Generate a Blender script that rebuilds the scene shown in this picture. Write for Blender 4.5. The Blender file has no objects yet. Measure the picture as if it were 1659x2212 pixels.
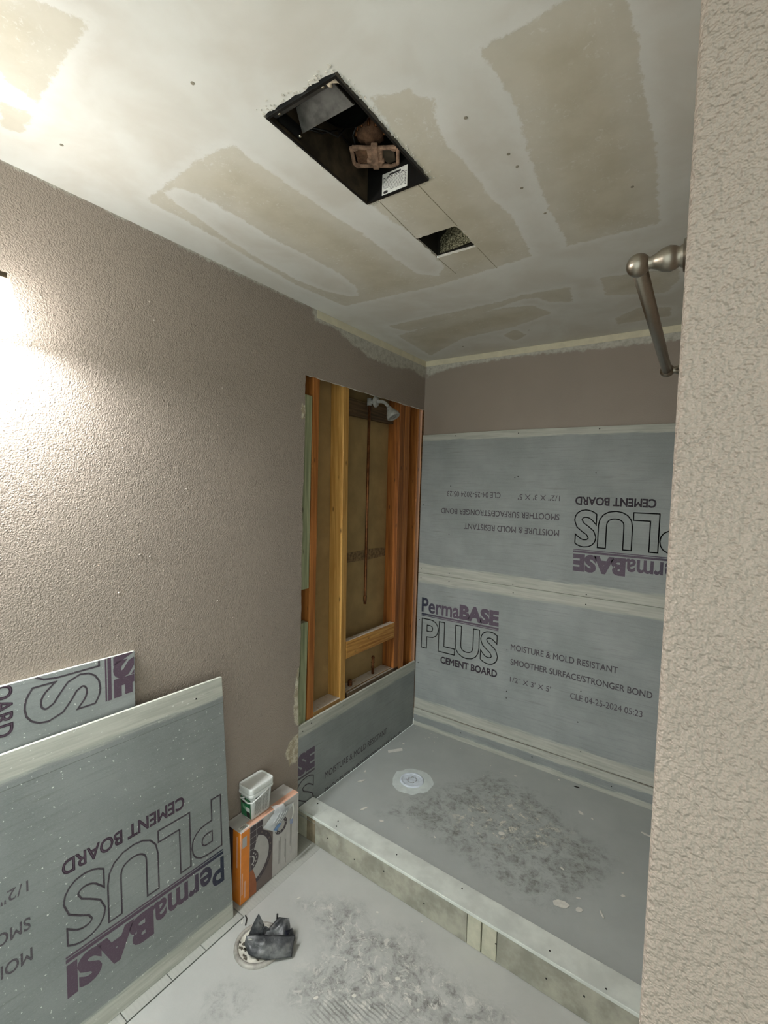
import bpy, bmesh, math, random
import numpy as np
from mathutils import Vector, Matrix, noise

random.seed(7)
SC = bpy.context.scene
COL = SC.collection

# ------------------------------------------------------------------ camera
XR, YE, D, H, ZF = 1.53, 0.58, 2.705, 2.42, -0.10      # right wall, wall corner, back wall, ceiling, bathroom floor
cam_data = bpy.data.cameras.new('camera')
cam = bpy.data.objects.new('camera', cam_data)
COL.objects.link(cam)
_r = Vector((0.82267558, 0.5678186, 0.02805232))
_u = Vector((-0.0536551, 0.02842488, 0.99815488))
_f = Vector((-0.56597352, 0.82266279, -0.05385082))
cam.matrix_world = Matrix(((_r.x, _u.x, -_f.x, 1.5628), (_r.y, _u.y, -_f.y, 0.0), (_r.z, _u.z, -_f.z, 1.5988), (0, 0, 0, 1)))
cam_data.sensor_fit = 'VERTICAL'
cam_data.sensor_height = 36.0
cam_data.lens = 1015.9 / 2212.0 * 36.0
cam_data.clip_start = 0.02
SC.camera = cam

# ------------------------------------------------------------------ world and exposure
world = bpy.data.worlds.new('world')
SC.world = world
world.use_nodes = True
world.node_tree.nodes['Background'].inputs[0].default_value = (0.90, 1.0, 0.95, 1)
world.node_tree.nodes['Background'].inputs[1].default_value = 1.25
LAMP_POWER = 14.0
SHADE_GLOW = 23.0
SC.view_settings.view_transform = 'Standard'
SC.view_settings.look = 'None'
SC.view_settings.gamma = 1.0
SC.view_settings.use_curve_mapping = False
SC.view_settings.exposure = 0.36

# ------------------------------------------------------------------ node helpers
def srgb(r, g, b):
    f = lambda c: ((c / 255 + 0.055) / 1.055) ** 2.4 if c > 10 else c / 255 / 12.92
    return (f(r), f(g), f(b), 1.0)


class NT:
    def __init__(self, name):
        self.mat = bpy.data.materials.new(name)
        self.mat.use_nodes = True
        self.t = self.mat.node_tree
        self.bsdf = self.t.nodes['Principled BSDF']
        self.out = self.t.nodes['Material Output']

    def node(self, kind, **kw):
        n = self.t.nodes.new(kind)
        for k, v in kw.items():
            setattr(n, k, v)
        return n

    def link(self, a, b):
        self.t.links.new(a, b)

    def put(self, sock, v):
        if hasattr(v, 'is_linked') or isinstance(v, bpy.types.NodeSocket):
            self.link(v, sock)
        else:
            sock.default_value = v

    def coords(self, scale=(1, 1, 1), kind='Object', rot=(0, 0, 0)):
        tc = self.node('ShaderNodeTexCoord')
        mp = self.node('ShaderNodeMapping')
        mp.inputs['Scale'].default_value = scale
        mp.inputs['Rotation'].default_value = rot
        self.link(tc.outputs[kind], mp.inputs['Vector'])
        return mp.outputs[0]

    def noise(self, scale, detail=3, rough=0.55, vec=None, dist=0.0):
        n = self.node('ShaderNodeTexNoise')
        n.inputs['Scale'].default_value = scale
        n.inputs['Detail'].default_value = detail
        n.inputs['Roughness'].default_value = rough
        n.inputs['Distortion'].default_value = dist
        if vec is not None:
            self.link(vec, n.inputs['Vector'])
        return n.outputs['Fac']

    def ramp(self, fac, lo, hi, smooth=True):
        n = self.node('ShaderNodeMapRange', interpolation_type='SMOOTHSTEP' if smooth else 'LINEAR')
        self.put(n.inputs['Value'], fac)
        n.inputs['From Min'].default_value = lo
        n.inputs['From Max'].default_value = hi
        return n.outputs[0]

    def math(self, op, a, b=0.0, c=None):
        n = self.node('ShaderNodeMath', operation=op)
        self.put(n.inputs[0], a)
        self.put(n.inputs[1], b)
        if c is not None:
            self.put(n.inputs[2], c)
        return n.outputs[0]

    def mix(self, fac, a, b):
        n = self.node('ShaderNodeMix', data_type='RGBA')
        self.put(n.inputs[0], fac)
        self.put(n.inputs[6], a)
        self.put(n.inputs[7], b)
        return n.outputs[2]

    def attr(self, name):
        n = self.node('ShaderNodeAttribute', attribute_name=name)
        return n.outputs['Fac']

    def bump(self, h, strength=0.3, dist=0.002, normal=None):
        n = self.node('ShaderNodeBump')
        n.inputs['Strength'].default_value = strength
        n.inputs['Distance'].default_value = dist
        self.link(h, n.inputs['Height'])
        if normal is not None:
            self.link(normal, n.inputs['Normal'])
        return n.outputs[0]

    def done(self, color=None, rough=0.6, metal=0.0, normal=None, spec=0.4):
        b = self.bsdf
        if color is not None:
            self.put(b.inputs['Base Color'], color)
        self.put(b.inputs['Roughness'], rough)
        b.inputs['Metallic'].default_value = metal
        b.inputs['Specular IOR Level'].default_value = spec
        if normal is not None:
            self.link(normal, b.inputs['Normal'])
        return self.mat


def m_plain(name, rgb, rough=0.6, metal=0.0, var=0.12, nscale=30, bump=0.0, spec=0.4):
    t = NT(name)
    c = srgb(*rgb)
    v = t.coords()
    n = t.noise(nscale, 4, 0.6, v)
    dark = tuple(x * (1 - var) for x in c[:3]) + (1,)
    lite = tuple(min(1, x * (1 + var)) for x in c[:3]) + (1,)
    col = t.mix(t.ramp(n, 0.3, 0.7), dark, lite)
    nm = t.bump(t.noise(nscale * 6, 3, 0.6, v), bump, 0.002) if bump else None
    return t.done(col, rough, metal, nm, spec)


PAINT = srgb(156, 143, 131)
MUD = srgb(214, 211, 202)
PAPER = srgb(186, 177, 156)


def m_paint(name, lumps=0.55, use_attr=True, grain=190, deep=0.0022):
    """taupe eggshell paint over orange-peel texture, with joint compound and torn paper where the sheet is bare"""
    t = NT(name)
    v = t.coords()
    big = t.noise(3.0, 3, 0.5, v)
    col = t.mix(t.ramp(big, 0.3, 0.7), tuple(c * 0.94 for c in PAINT[:3]) + (1,), PAINT)
    h = t.ramp(t.noise(grain, 2 if use_attr else 1.2, 0.5, v), 0.25, 0.80, False)
    fleck = t.ramp(t.noise(90, 2, 0.4, v, 0.1), 0.68, 0.78)
    hh = t.math('ADD', h, fleck) if use_attr else h
    if use_attr:
        edge = t.math('MULTIPLY', t.math('SUBTRACT', t.noise(28, 4, 0.65, v), 0.5), 0.05)
        m = t.math('ADD', t.attr('mud'), edge)
        mud = t.math('SUBTRACT', 1.0, t.ramp(m, -0.012, 0.004))
        patchy = t.ramp(t.noise(40, 5, 0.7, v), 0.30, 0.62)
        mudcol = t.mix(patchy, srgb(164, 158, 146), srgb(196, 192, 180))
        col = t.mix(mud, col, mudcol)
        e2 = t.math('MULTIPLY', t.math('SUBTRACT', t.noise(60, 4, 0.7, v), 0.5), 0.03)
        tear = t.math('SUBTRACT', 1.0, t.ramp(t.math('ADD', t.attr('tear'), e2), -0.003, 0.003))
        tcol = t.mix(t.ramp(t.noise(35, 4, 0.7, v), 0.4, 0.6), srgb(170, 156, 130), srgb(214, 208, 188))
        col = t.mix(tear, col, tcol)
    nm = t.bump(hh, lumps, deep)
    return t.done(col, 0.48, 0, nm, 0.35)


def m_ceiling():
    t = NT('ceiling_compound_and_paper')
    v = t.coords()
    e = t.math('MULTIPLY', t.math('SUBTRACT', t.noise(34, 6, 0.75, v, 0.3), 0.5), 0.045)
    s = t.math('ADD', t.attr('paper'), e)
    pap = t.math('SUBTRACT', 1.0, t.ramp(s, -0.003, 0.005))
    feather = t.math('MULTIPLY', pap, t.math('ADD', 0.72, t.math('MULTIPLY', t.ramp(s, -0.02, -0.10), 0.28)))
    fleck = t.math('MULTIPLY', t.ramp(t.noise(75, 5, 0.75, v, 0.6), 0.54, 0.66), t.ramp(t.noise(7, 3, 0.6, v), 0.42, 0.62))
    papc = t.mix(t.ramp(t.noise(9, 4, 0.6, v), 0.3, 0.7), srgb(186, 178, 158), srgb(198, 190, 171))
    papc = t.mix(t.math('MULTIPLY', fleck, 0.75), papc, MUD)
    cloud = t.ramp(t.noise(3.5, 4, 0.6, v, 0.4), 0.3, 0.7)
    mudc = t.mix(cloud, srgb(204, 199, 188), srgb(216, 214, 206))
    mudc = t.mix(t.math('MULTIPLY', t.ramp(s, 0.045, 0.004), 0.4), mudc, srgb(226, 225, 219))
    col = t.mix(feather, mudc, papc)
    hgt = t.math('ADD', t.math('MULTIPLY', t.math('SUBTRACT', 1.0, pap), 0.7), t.math('MULTIPLY', t.noise(90, 3, 0.6, v), 0.25))
    return t.done(col, 0.75, 0, t.bump(hgt, 0.35, 0.0015), 0.25)


def m_floor(name, base, dark, lite):
    t = NT(name)
    v = t.coords()
    dust = t.ramp(t.noise(5, 5, 0.6, v), 0.25, 0.75)
    col = t.mix(dust, tuple(c * 0.9 for c in base[:3]) + (1,), base)
    a = t.math('SUBTRACT', 1.0, t.ramp(t.attr('stain'), -0.12, 0.03))
    n1 = t.ramp(t.noise(13, 7, 0.78, v, 0.5), 0.40, 0.62)
    n2 = t.ramp(t.noise(38, 5, 0.7, v, 0.4), 0.40, 0.66)
    d = t.math('MULTIPLY', a, t.math('MULTIPLY', n1, t.math('ADD', 0.35, t.math('MULTIPLY', n2, 0.65))))
    col = t.mix(t.math('MULTIPLY', d, 0.9), col, dark)
    l = t.math('SUBTRACT', 1.0, t.ramp(t.attr('lite'), -0.12, 0.03))
    n3 = t.ramp(t.noise(24, 7, 0.78, v, 0.6), 0.53, 0.62)
    col = t.mix(t.math('MULTIPLY', t.math('MULTIPLY', l, n3), 0.9), col, lite)
    r = t.math('SUBTRACT', 1.0, t.ramp(t.attr('ridge'), -0.06, 0.02))
    w = t.node('ShaderNodeTexWave', wave_type='BANDS', bands_direction='Y')
    w.inputs['Scale'].default_value = 24
    w.inputs['Distortion'].default_value = 3.0
    w.inputs['Detail'].default_value = 3
    t.link(t.coords(rot=(0, 0, 0.08)), w.inputs['Vector'])
    wr = t.math('MULTIPLY', r, t.ramp(w.outputs['Fac'], 0.5, 0.85))
    col = t.mix(t.math('MULTIPLY', wr, 0.6), col, dark)
    hgt = t.math('ADD', t.math('MULTIPLY', t.noise(70, 4, 0.7, v), 0.6), t.math('MULTIPLY', n3, t.math('MULTIPLY', l, 0.6)))
    return t.done(col, 0.85, 0, t.bump(hgt, 0.35, 0.002), 0.2)


def m_board(name, hgt, top=0.075, bot=0.075, tone=1.0, fleck=0.0, score=0.0):
    """cement board face: grey scrim with pale finished bands along the two long edges (local y is the height)"""
    t = NT(name)
    v = t.coords()
    sx = t.node('ShaderNodeSeparateXYZ')
    tc = t.node('ShaderNodeTexCoord')
    t.link(tc.outputs['Object'], sx.inputs[0])
    y = sx.outputs['Y']
    st = t.noise(1.0, 4, 0.65, t.coords((6, 90, 30)), 0.3)
    weave = t.noise(1.0, 2, 0.5, t.coords((160, 700, 50)))
    cloud = t.noise(4, 4, 0.6, v)
    g = t.mix(t.ramp(cloud, 0.3, 0.7), srgb(134 * tone, 139 * tone, 137 * tone), srgb(150 * tone, 154 * tone, 152 * tone))
    g = t.mix(t.math('MULTIPLY', t.ramp(st, 0.45, 0.75), 0.35), g, srgb(112 * tone, 116 * tone, 113 * tone))
    g = t.mix(t.math('MULTIPLY', t.ramp(weave, 0.4, 0.7), 0.16), g, srgb(176, 180, 177))
    wob = t.math('MULTIPLY', t.math('SUBTRACT', st, 0.5), 0.045)
    yy = t.math('ADD', y, wob)
    pale = t.mix(t.ramp(t.noise(1.0, 3, 0.6, t.coords((4, 60, 10))), 0.35, 0.65), srgb(174, 174, 162), srgb(196, 196, 184))
    if bot:
        b = t.math('SUBTRACT', 1.0, t.ramp(yy, bot * 0.85, bot * 1.12))
        g = t.mix(t.math('MULTIPLY', b, 0.85), g, pale)
    if top:
        b = t.ramp(yy, hgt - top * 1.12, hgt - top * 0.85)
        g = t.mix(t.math('MULTIPLY', b, 0.85), g, pale)
    sm = t.ramp(t.noise(1.0, 3, 0.6, t.coords((3, 55, 10))), 0.60, 0.72)
    g = t.mix(t.math('MULTIPLY', sm, 0.25), g, srgb(92, 94, 84))
    if score:
        ln = t.math('ABSOLUTE', t.math('SUBTRACT', t.math('ADD', y, t.math('MULTIPLY', wob, 0.06)), hgt - score))
        g = t.mix(t.math('MULTIPLY', t.math('SUBTRACT', 1.0, t.ramp(ln, 0.0006, 0.0016)), 0.6), g, srgb(84, 86, 80))
    if fleck:
        g = t.mix(t.math('MULTIPLY', t.ramp(t.noise(85, 3, 0.6, v), 0.66, 0.70), fleck), g, srgb(226, 228, 222))
    hg = t.math('ADD', weave, t.noise(60, 3, 0.6, v))
    return t.done(g, 0.55, 0, t.bump(hg, 0.18, 0.001), 0.45)


def m_ink(name, c1, c2, wear=0.5):
    t = NT(name)
    v = t.coords()
    col = t.mix(t.attr('run'), c1, c2)
    n = t.noise(1.0, 4, 0.7, t.coords((140, 420, 60)))
    col = t.mix(t.math('MULTIPLY', t.ramp(n, 0.50, 0.72), wear), col, srgb(142, 144, 146))
    return t.done(col, 0.6, 0, None, 0.4)


def m_wood(name, lo, hi, dust=0.0, axis='Z'):
    t = NT(name)
    sc = {'Z': (42, 42, 2.2), 'Y': (42, 2.2, 42)}[axis]
    v = t.coords(sc)
    a = t.noise(1.0, 5, 0.6, v, 1.2)
    w = t.node('ShaderNodeTexWave', wave_type='BANDS', bands_direction='DIAGONAL')
    w.inputs['Scale'].default_value = 1.0
    w.inputs['Distortion'].default_value = 9.0
    w.inputs['Detail'].default_value = 2
    t.link(t.coords({'Z': (26, 26, 1.1), 'Y': (26, 1.1, 26)}[axis]), w.inputs['Vector'])
    f = t.math('ADD', t.math('MULTIPLY', a, 0.86), t.math('MULTIPLY', w.outputs['Fac'], 0.14))
    col = t.mix(t.ramp(f, 0.25, 0.75), lo, hi)
    kn = t.node('ShaderNodeTexVoronoi')
    kn.inputs['Scale'].default_value = 1.0
    t.link(t.coords({'Z': (17, 17, 6), 'Y': (17, 6, 17)}[axis]), kn.inputs['Vector'])
    k = t.math('SUBTRACT', 1.0, t.ramp(kn.outputs['Distance'], 0.04, 0.12))
    col = t.mix(t.math('MULTIPLY', k, 0.7), col, srgb(52, 30, 14))
    if dust:
        geo = t.node('ShaderNodeNewGeometry')
        s = t.node('ShaderNodeSeparateXYZ')
        t.link(geo.outputs['Normal'], s.inputs[0])
        u = t.math('MULTIPLY', t.ramp(s.outputs['Z'], 0.7, 0.95), t.ramp(t.noise(30, 4, 0.6, t.coords()), 0.2, 0.5))
        col = t.mix(t.math('MULTIPLY', u, dust), col, srgb(206, 198, 188))
    return t.done(col, 0.55, 0, t.bump(a, 0.15, 0.001), 0.35)


# ------------------------------------------------------------------ mesh helpers
OFF = {}


def put(o, label=None, cat=None, group=None, kind=None):
    if label: o['label'] = label
    if cat: o['category'] = cat
    if group: o['group'] = group
    if kind: o['kind'] = kind
    return o


def thing(name, loc, label, cat, group=None, kind=None, matrix=None):
    o = bpy.data.objects.new(name, None)
    o.empty_display_size = 0.05
    COL.objects.link(o)
    if matrix is not None:
        o.matrix_world = matrix
        OFF[o.name] = Vector((0, 0, 0))
    else:
        o.location = loc
        OFF[o.name] = Vector(loc)
    return put(o, label, cat, group, kind)


class MB:
    """collects shapes in world (or parent-local) coordinates and links them as one mesh object"""
    def __init__(self):
        self.v, self.f, self.m = [], [], []

    def add(self, vs, fs, m=0):
        b = len(self.v)
        self.v += [tuple(p) for p in vs]
        self.f += [tuple(i + b for i in f) for f in fs]
        self.m += [m] * len(fs)
        return self

    def box(self, x0, x1, y0, y1, z0, z1, m=0):
        vs = [(x, y, z) for z in (z0, z1) for y in (y0, y1) for x in (x0, x1)]
        return self.add(vs, [(0, 2, 3, 1), (4, 5, 7, 6), (0, 1, 5, 4), (2, 6, 7, 3), (0, 4, 6, 2), (1, 3, 7, 5)], m)

    def hexa(self, lo, hi, m=0):
        """lo, hi: four points each, counter-clockwise seen from above"""
        return self.add(list(lo) + list(hi), [(3, 2, 1, 0), (4, 5, 6, 7), (0, 1, 5, 4), (1, 2, 6, 5), (2, 3, 7, 6), (3, 0, 4, 7)], m)

    def prism(self, poly, z0, z1, fn=None, m=0):
        n = len(poly)
        fn = fn or (lambda p: p)
        vs = [fn((x, y, z0)) for x, y in poly] + [fn((x, y, z1)) for x, y in poly]
        fs = [tuple(range(n))[::-1], tuple(range(n, 2 * n))] + [(i, (i + 1) % n, n + (i + 1) % n, n + i) for i in range(n)]
        return self.add(vs, fs, m)

    def lathe(self, prof, base, axis, seg=24, m=0):
        """prof: (radius, distance along axis)"""
        a = Vector(axis).normalized()
        s = a.orthogonal().normalized()
        t = a.cross(s)
        base = Vector(base)
        vs, fs = [], []
        for r, d in prof:
            for k in range(seg):
                q = 2 * math.pi * k / seg
                vs.append(base + a * d + (s * math.cos(q) + t * math.sin(q)) * max(r, 1e-5))
        for i in range(len(prof) - 1):
            for k in range(seg):
                k2 = (k + 1) % seg
                fs.append((i * seg + k, i * seg + k2, (i + 1) * seg + k2, (i + 1) * seg + k))
        return self.add(vs, fs, m)

    def tube(self, pts, r, seg=10, m=0, caps=True):
        pts = [Vector(p) for p in pts]
        rs = r if isinstance(r, (list, tuple)) else [r] * len(pts)
        vs, fs = [], []
        ref = None
        for i, p in enumerate(pts):
            d = (pts[min(i + 1, len(pts) - 1)] - pts[max(i - 1, 0)]).normalized()
            s = d.orthogonal().normalized() if ref is None else (ref - d * ref.dot(d)).normalized()
            ref = s
            t = d.cross(s)
            for k in range(seg):
                q = 2 * math.pi * k / seg
                vs.append(p + (s * math.cos(q) + t * math.sin(q)) * rs[i])
        for i in range(len(pts) - 1):
            for k in range(seg):
                k2 = (k + 1) % seg
                fs.append((i * seg + k, i * seg + k2, (i + 1) * seg + k2, (i + 1) * seg + k))
        if caps:
            fs.append(tuple(range(seg))[::-1])
            fs.append(tuple(range((len(pts) - 1) * seg, len(pts) * seg)))
        return self.add(vs, fs, m)

    def grid(self, fn, nu, nv, m=0):
        vs = [fn(i / nu, j / nv) for j in range(nv + 1) for i in range(nu + 1)]
        fs = [(j * (nu + 1) + i, j * (nu + 1) + i + 1, (j + 1) * (nu + 1) + i + 1, (j + 1) * (nu + 1) + i) for j in range(nv) for i in range(nu)]
        return self.add(vs, fs, m)

    def build(self, name, mat, parent=None, smooth=False, bevel=0.0, seg=2, attrs=None, solid=0.0, fixn=True):
        off = OFF[parent.name] if parent is not None else None
        vs = np.array(self.v, dtype=float)
        if off is None:
            off = Vector(((vs[:, 0].min() + vs[:, 0].max()) / 2, (vs[:, 1].min() + vs[:, 1].max()) / 2, vs[:, 2].min()))
            loc = off
        else:
            loc = Vector((0, 0, 0))
        me = bpy.data.meshes.new(name)
        me.from_pydata([(x - off.x, y - off.y, z - off.z) for x, y, z in self.v], [], self.f)
        mats = mat if isinstance(mat, (list, tuple)) else [mat]
        for mm in mats:
            me.materials.append(mm)
        for p, mi in zip(me.polygons, self.m):
            p.material_index = mi
            p.use_smooth = smooth
        if attrs:
            for k, arr in attrs.items():
                a = me.attributes.new(k, 'FLOAT', 'POINT')
                a.data.foreach_set('value', np.asarray(arr, dtype=np.float32))
        if fixn and not attrs:
            bm = bmesh.new()
            bm.from_mesh(me)
            bmesh.ops.recalc_face_normals(bm, faces=bm.faces)
            bm.to_mesh(me)
            bm.free()
        me.validate()
        o = bpy.data.objects.new(name, me)
        COL.objects.link(o)
        o.location = loc
        if parent is not None:
            o.parent = parent
            OFF[o.name] = OFF[parent.name]
        if bevel:
            bv = o.modifiers.new('bevel', 'BEVEL')
            bv.width = bevel
            bv.segments = seg
            bv.limit_method = 'ANGLE'
            bv.angle_limit = 0.6
        if solid:
            sd = o.modifiers.new('thickness', 'SOLIDIFY')
            sd.thickness = solid
            sd.offset = -1
        return o


def poly_sdf(px, py, poly):
    """signed distance of points to a polygon, negative inside"""
    d = np.full(px.shape, 1e9)
    inside = np.zeros(px.shape, bool)
    n = len(poly)
    for i in range(n):
        ax, ay = poly[i]
        bx, by = poly[(i + 1) % n]
        ex, ey = bx - ax, by - ay
        wx, wy = px - ax, py - ay
        t = np.clip((wx * ex + wy * ey) / (ex * ex + ey * ey + 1e-12), 0, 1)
        d = np.minimum(d, np.hypot(wx - t * ex, wy - t * ey))
        c = (ay > py) != (by > py)
        with np.errstate(divide='ignore', invalid='ignore'):
            xs = (bx - ax) * (py - ay) / (by - ay + 1e-15) + ax
        inside ^= c & (px < xs)
    return np.where(inside, -d, d)


def union_sdf(px, py, polys):
    return np.minimum.reduce([poly_sdf(px, py, p) for p in polys])


def lines(a, b, step, *extra):
    n = max(1, int(round((b - a) / step)))
    s = set(round(a + (b - a) * i / n, 5) for i in range(n + 1))
    for e in extra:
        s = {q for q in s if abs(q - e) > step * 0.35 or q in (round(a, 5), round(b, 5))}
        s.add(round(e, 5))
    return sorted(s)


def sheet(us, vs, hole, to3):
    """grid surface over us x vs without the cells where hole(u, v) is true"""
    idx, pts, uv, faces = {}, [], [], []
    for j in range(len(vs) - 1):
        for i in range(len(us) - 1):
            if hole((us[i] + us[i + 1]) / 2, (vs[j] + vs[j + 1]) / 2):
                continue
            q = []
            for a, b in ((i, j), (i + 1, j), (i + 1, j + 1), (i, j + 1)):
                if (a, b) not in idx:
                    idx[(a, b)] = len(pts)
                    pts.append(to3(us[a], vs[b]))
                    uv.append((us[a], vs[b]))
                q.append(idx[(a, b)])
            faces.append(tuple(q))
    return pts, faces, np.array(uv)


# ------------------------------------------------------------------ materials
M = {}
M['paint'] = m_paint('taupe_paint_textured', 0.8, True, 225, 0.003)
M['paint_smooth'] = m_paint('taupe_paint_smooth', 0.18)
M['paint_near'] = m_paint('taupe_paint_orange_peel', 0.9, False, 200, 0.0042)
M['ceiling'] = m_ceiling()
M['gypsum'] = m_plain('broken_gypsum', (206, 200, 188), 0.9, 0, 0.15, 60, 0.4)
M['floor'] = m_floor('dusty_concrete', srgb(182, 183, 178), srgb(92, 90, 86), srgb(208, 206, 198))
M['shower_floor'] = m_floor('shower_mortar_bed', srgb(174, 178, 174), srgb(104, 104, 97), srgb(214, 210, 194))
M['dark'] = m_plain('dark_void', (14, 12, 10), 0.9)
M['edge'] = m_plain('raw_cement_edge', (196, 196, 184), 0.9, 0, 0.12, 80, 0.3)
M['pine'] = m_wood('yellow_pine', srgb(164, 118, 54), srgb(206, 160, 90), 0.75)
M['fir'] = m_wood('orange_fir', srgb(140, 82, 34), srgb(188, 122, 60), 0.6)
M['old'] = m_wood('aged_brown_lumber', srgb(116, 66, 26), srgb(166, 102, 46), 0.5)
M['green'] = m_wood('green_treated_lumber', srgb(120, 126, 94), srgb(170, 172, 136), 0.2)
M['pine_y'] = m_wood('pine_crosswise', srgb(150, 96, 38), srgb(212, 160, 84), 0.9, 'Y')
M['sill'] = m_wood('dusty_sill', srgb(132, 98, 52), srgb(176, 138, 84), 1.0, 'Y')
M['old_y'] = m_wood('dark_crosswise', srgb(60, 46, 32), srgb(104, 82, 56), 0.5, 'Y')
M['backpaper'] = m_plain('brown_drywall_paper', (158, 132, 88), 0.85, 0, 0.14, 6, 0.1)
M['copper'] = m_plain('dull_copper', (120, 78, 48), 0.45, 0.8, 0.3, 40)
M['nickel'] = m_plain('brushed_nickel', (150, 142, 130), 0.32, 1.0, 0.05, 200)
M['grey_plastic'] = m_plain('dusty_grey_chrome', (142, 140, 134), 0.7, 0.0, 0.15, 60)
M['black_metal'] = m_plain('black_enamel', (26, 25, 24), 0.35, 0.2, 0.4, 18, 0.05)
M['dusty_black'] = m_plain('dusty_black_metal', (66, 56, 42), 0.6, 0.1, 0.6, 14, 0.1)
M['lint'] = m_plain('brown_lint_dust', (158, 126, 104), 0.95, 0, 0.35, 60, 0.8)
M['rust'] = m_plain('dusty_motor', (116, 84, 62), 0.9, 0, 0.4, 50, 0.7)
M['wire'] = m_plain('black_wire', (20, 19, 18), 0.45)
M['cable'] = m_plain('white_cable_sheath', (204, 188, 164), 0.5, 0, 0.2, 40)
M['white'] = m_plain('white_plastic', (222, 224, 220), 0.4, 0, 0.03, 30)
M['paper_white'] = m_plain('white_paper', (222, 220, 212), 0.7, 0, 0.04, 60)
M['chip'] = m_plain('plaster_flake', (214, 212, 202), 0.9, 0, 0.08, 60, 0.2)
M['ink_dark'] = m_plain('black_print', (48, 44, 44), 0.6)
M['ink_grey'] = m_plain('grey_print', (120, 118, 114), 0.6)
M['screw'] = m_plain('dark_screw_head', (40, 36, 32), 0.5, 0.6)
M['bright'] = m_plain('bright_screw', (220, 214, 196), 0.2, 1.0)
PUR = srgb(92, 78, 92)
NAVY = srgb(34, 40, 58)
M['ink'] = m_ink('purple_print', NAVY, PUR, 0.45)
M['ink_line'] = m_ink('outline_print', srgb(78, 70, 76), srgb(98, 88, 96), 0.6)
M['ink_small'] = m_ink('small_print', srgb(78, 72, 76), srgb(82, 74, 80), 0.6)
M['ink_deep'] = m_ink('dark_purple_print', NAVY, srgb(84, 66, 80), 0.25)

# ------------------------------------------------------------------ ceiling
FAN = (0.697, 0.909, 0.738, 1.126)        # x0 x1 y0 y1 of the fan opening
DUCT = (0.720, 0.869, 1.366, 1.518)
PAP_A = [(0.159,0.768),(0.267,0.760),(0.445,0.746),(0.560,0.758),(0.559,0.814),(0.568,0.958),(0.575,1.108),(0.587,1.270),(0.586,1.443),(0.593,1.585),(0.654,1.649),(0.714,1.587),(0.716,1.510),(0.724,1.364),(0.724,1.284),(0.708,1.219),(0.710,1.139),(0.698,1.126),(0.914,0.958),(0.929,0.827),(0.964,0.846),(1.011,0.852),(1.008,0.874),(1.037,0.903),(1.018,0.950),(1.003,1.023),(1.008,1.097),(1.013,1.222),(1.009,1.294),(1.032,1.402),(1.007,1.675),(0.625,1.719),(0.143,1.697),(0.117,1.417),(0.129,1.212),(0.152,1.014),(0.160,0.889),(0.155,0.787)]
TONGUE = [(0.239,0.774),(0.293,0.783),(0.315,0.834),(0.318,0.943),(0.314,1.113),(0.334,1.295),(0.337,1.450),(0.315,1.572),(0.268,1.643),(0.224,1.617),(0.176,1.521),(0.149,1.385),(0.158,1.188),(0.178,1.013),(0.208,0.890),(0.214,0.810)]
PAP_C = [(1.324,0.60),(1.324,0.846),(1.248,0.851),(1.167,0.850),(1.174,0.931),(1.180,1.028),(1.162,1.135),(1.147,1.278),(1.135,1.466),(1.138,1.628),(1.129,1.667),(1.395,1.672),(1.403,1.498),(1.416,1.295),(1.410,1.152),(1.409,1.050),(1.412,0.978),(1.411,0.60)]
PAP_C[0] = (1.40, 0.84)
PAP_C = [(1.40,0.842)] + PAP_C[2:-1]
PAP_P1 = [(0.509,0.18),(0.58,0.20),(0.557,0.348),(0.597,0.419),(0.304,0.442),(0.323,0.371)]
PAP_P2 = [(0.234,0.397),(0.261,0.453),(0.156,0.460),(0.146,0.423)]
PAP_D = [(0.157,2.020),(0.768,2.008),(0.869,1.987),(1.059,2.003),(1.035,2.165),(0.946,2.112),(0.917,2.043),(0.862,2.028),(0.535,2.123),(0.212,2.134)]
PAP_E = [(0.128,2.173),(0.485,2.109),(0.759,2.083),(0.874,2.118),(0.923,2.250),(0.711,2.345),(0.415,2.381),(0.095,2.596)]
PAP_F = [(1.179,1.977),(1.426,2.033),(1.429,2.136),(1.374,2.258),(1.166,2.162)]
PAP_G = [(1.156,2.467),(1.267,2.373),(1.382,2.440),(1.375,2.553),(1.155,2.554)]
PAP_H = [(0.619,2.442),(0.640,2.563),(0.724,2.502),(0.701,2.387)]


def in_rect(x, y, r):
    return r[0] < x < r[1] and r[2] < y < r[3]


us = lines(0.0, 2.7, 0.015, FAN[0], FAN[1], DUCT[0], DUCT[1])
vs = lines(-1.3, D, 0.015, FAN[2], FAN[3], DUCT[2], DUCT[3])
rnd = random.Random(3)


def ceil_pt(x, y):
    jx = jy = 0.0
    for r, amp in ((FAN, 0.0035), (DUCT, 0.004)):
        if r[0] - 1e-4 <= x <= r[1] + 1e-4 and r[2] - 1e-4 <= y <= r[3] + 1e-4:
            jx, jy = rnd.uniform(-amp, amp), rnd.uniform(-amp, amp)
    return (x + jx, y + jy, H)


pts, faces, uv = sheet(us, vs, lambda x, y: in_rect(x, y, FAN) or in_rect(x, y, DUCT), ceil_pt)
px, py = uv[:, 0], uv[:, 1]
pap = union_sdf(px, py, [PAP_A, PAP_C, PAP_P1, PAP_P2, PAP_D, PAP_E, PAP_F, PAP_G, PAP_H])
pap = np.maximum(pap, -poly_sdf(px, py, TONGUE))
mb = MB()
mb.add(pts, [f[::-1] for f in faces])
nv0 = len(pts)
ceil = mb.build('ceiling', M['ceiling'], attrs={'paper': pap})
put(ceil, 'patched drywall ceiling with tan paper and white joint compound', kind='structure')
OFF[ceil.name] = Vector(ceil.location)


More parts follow.
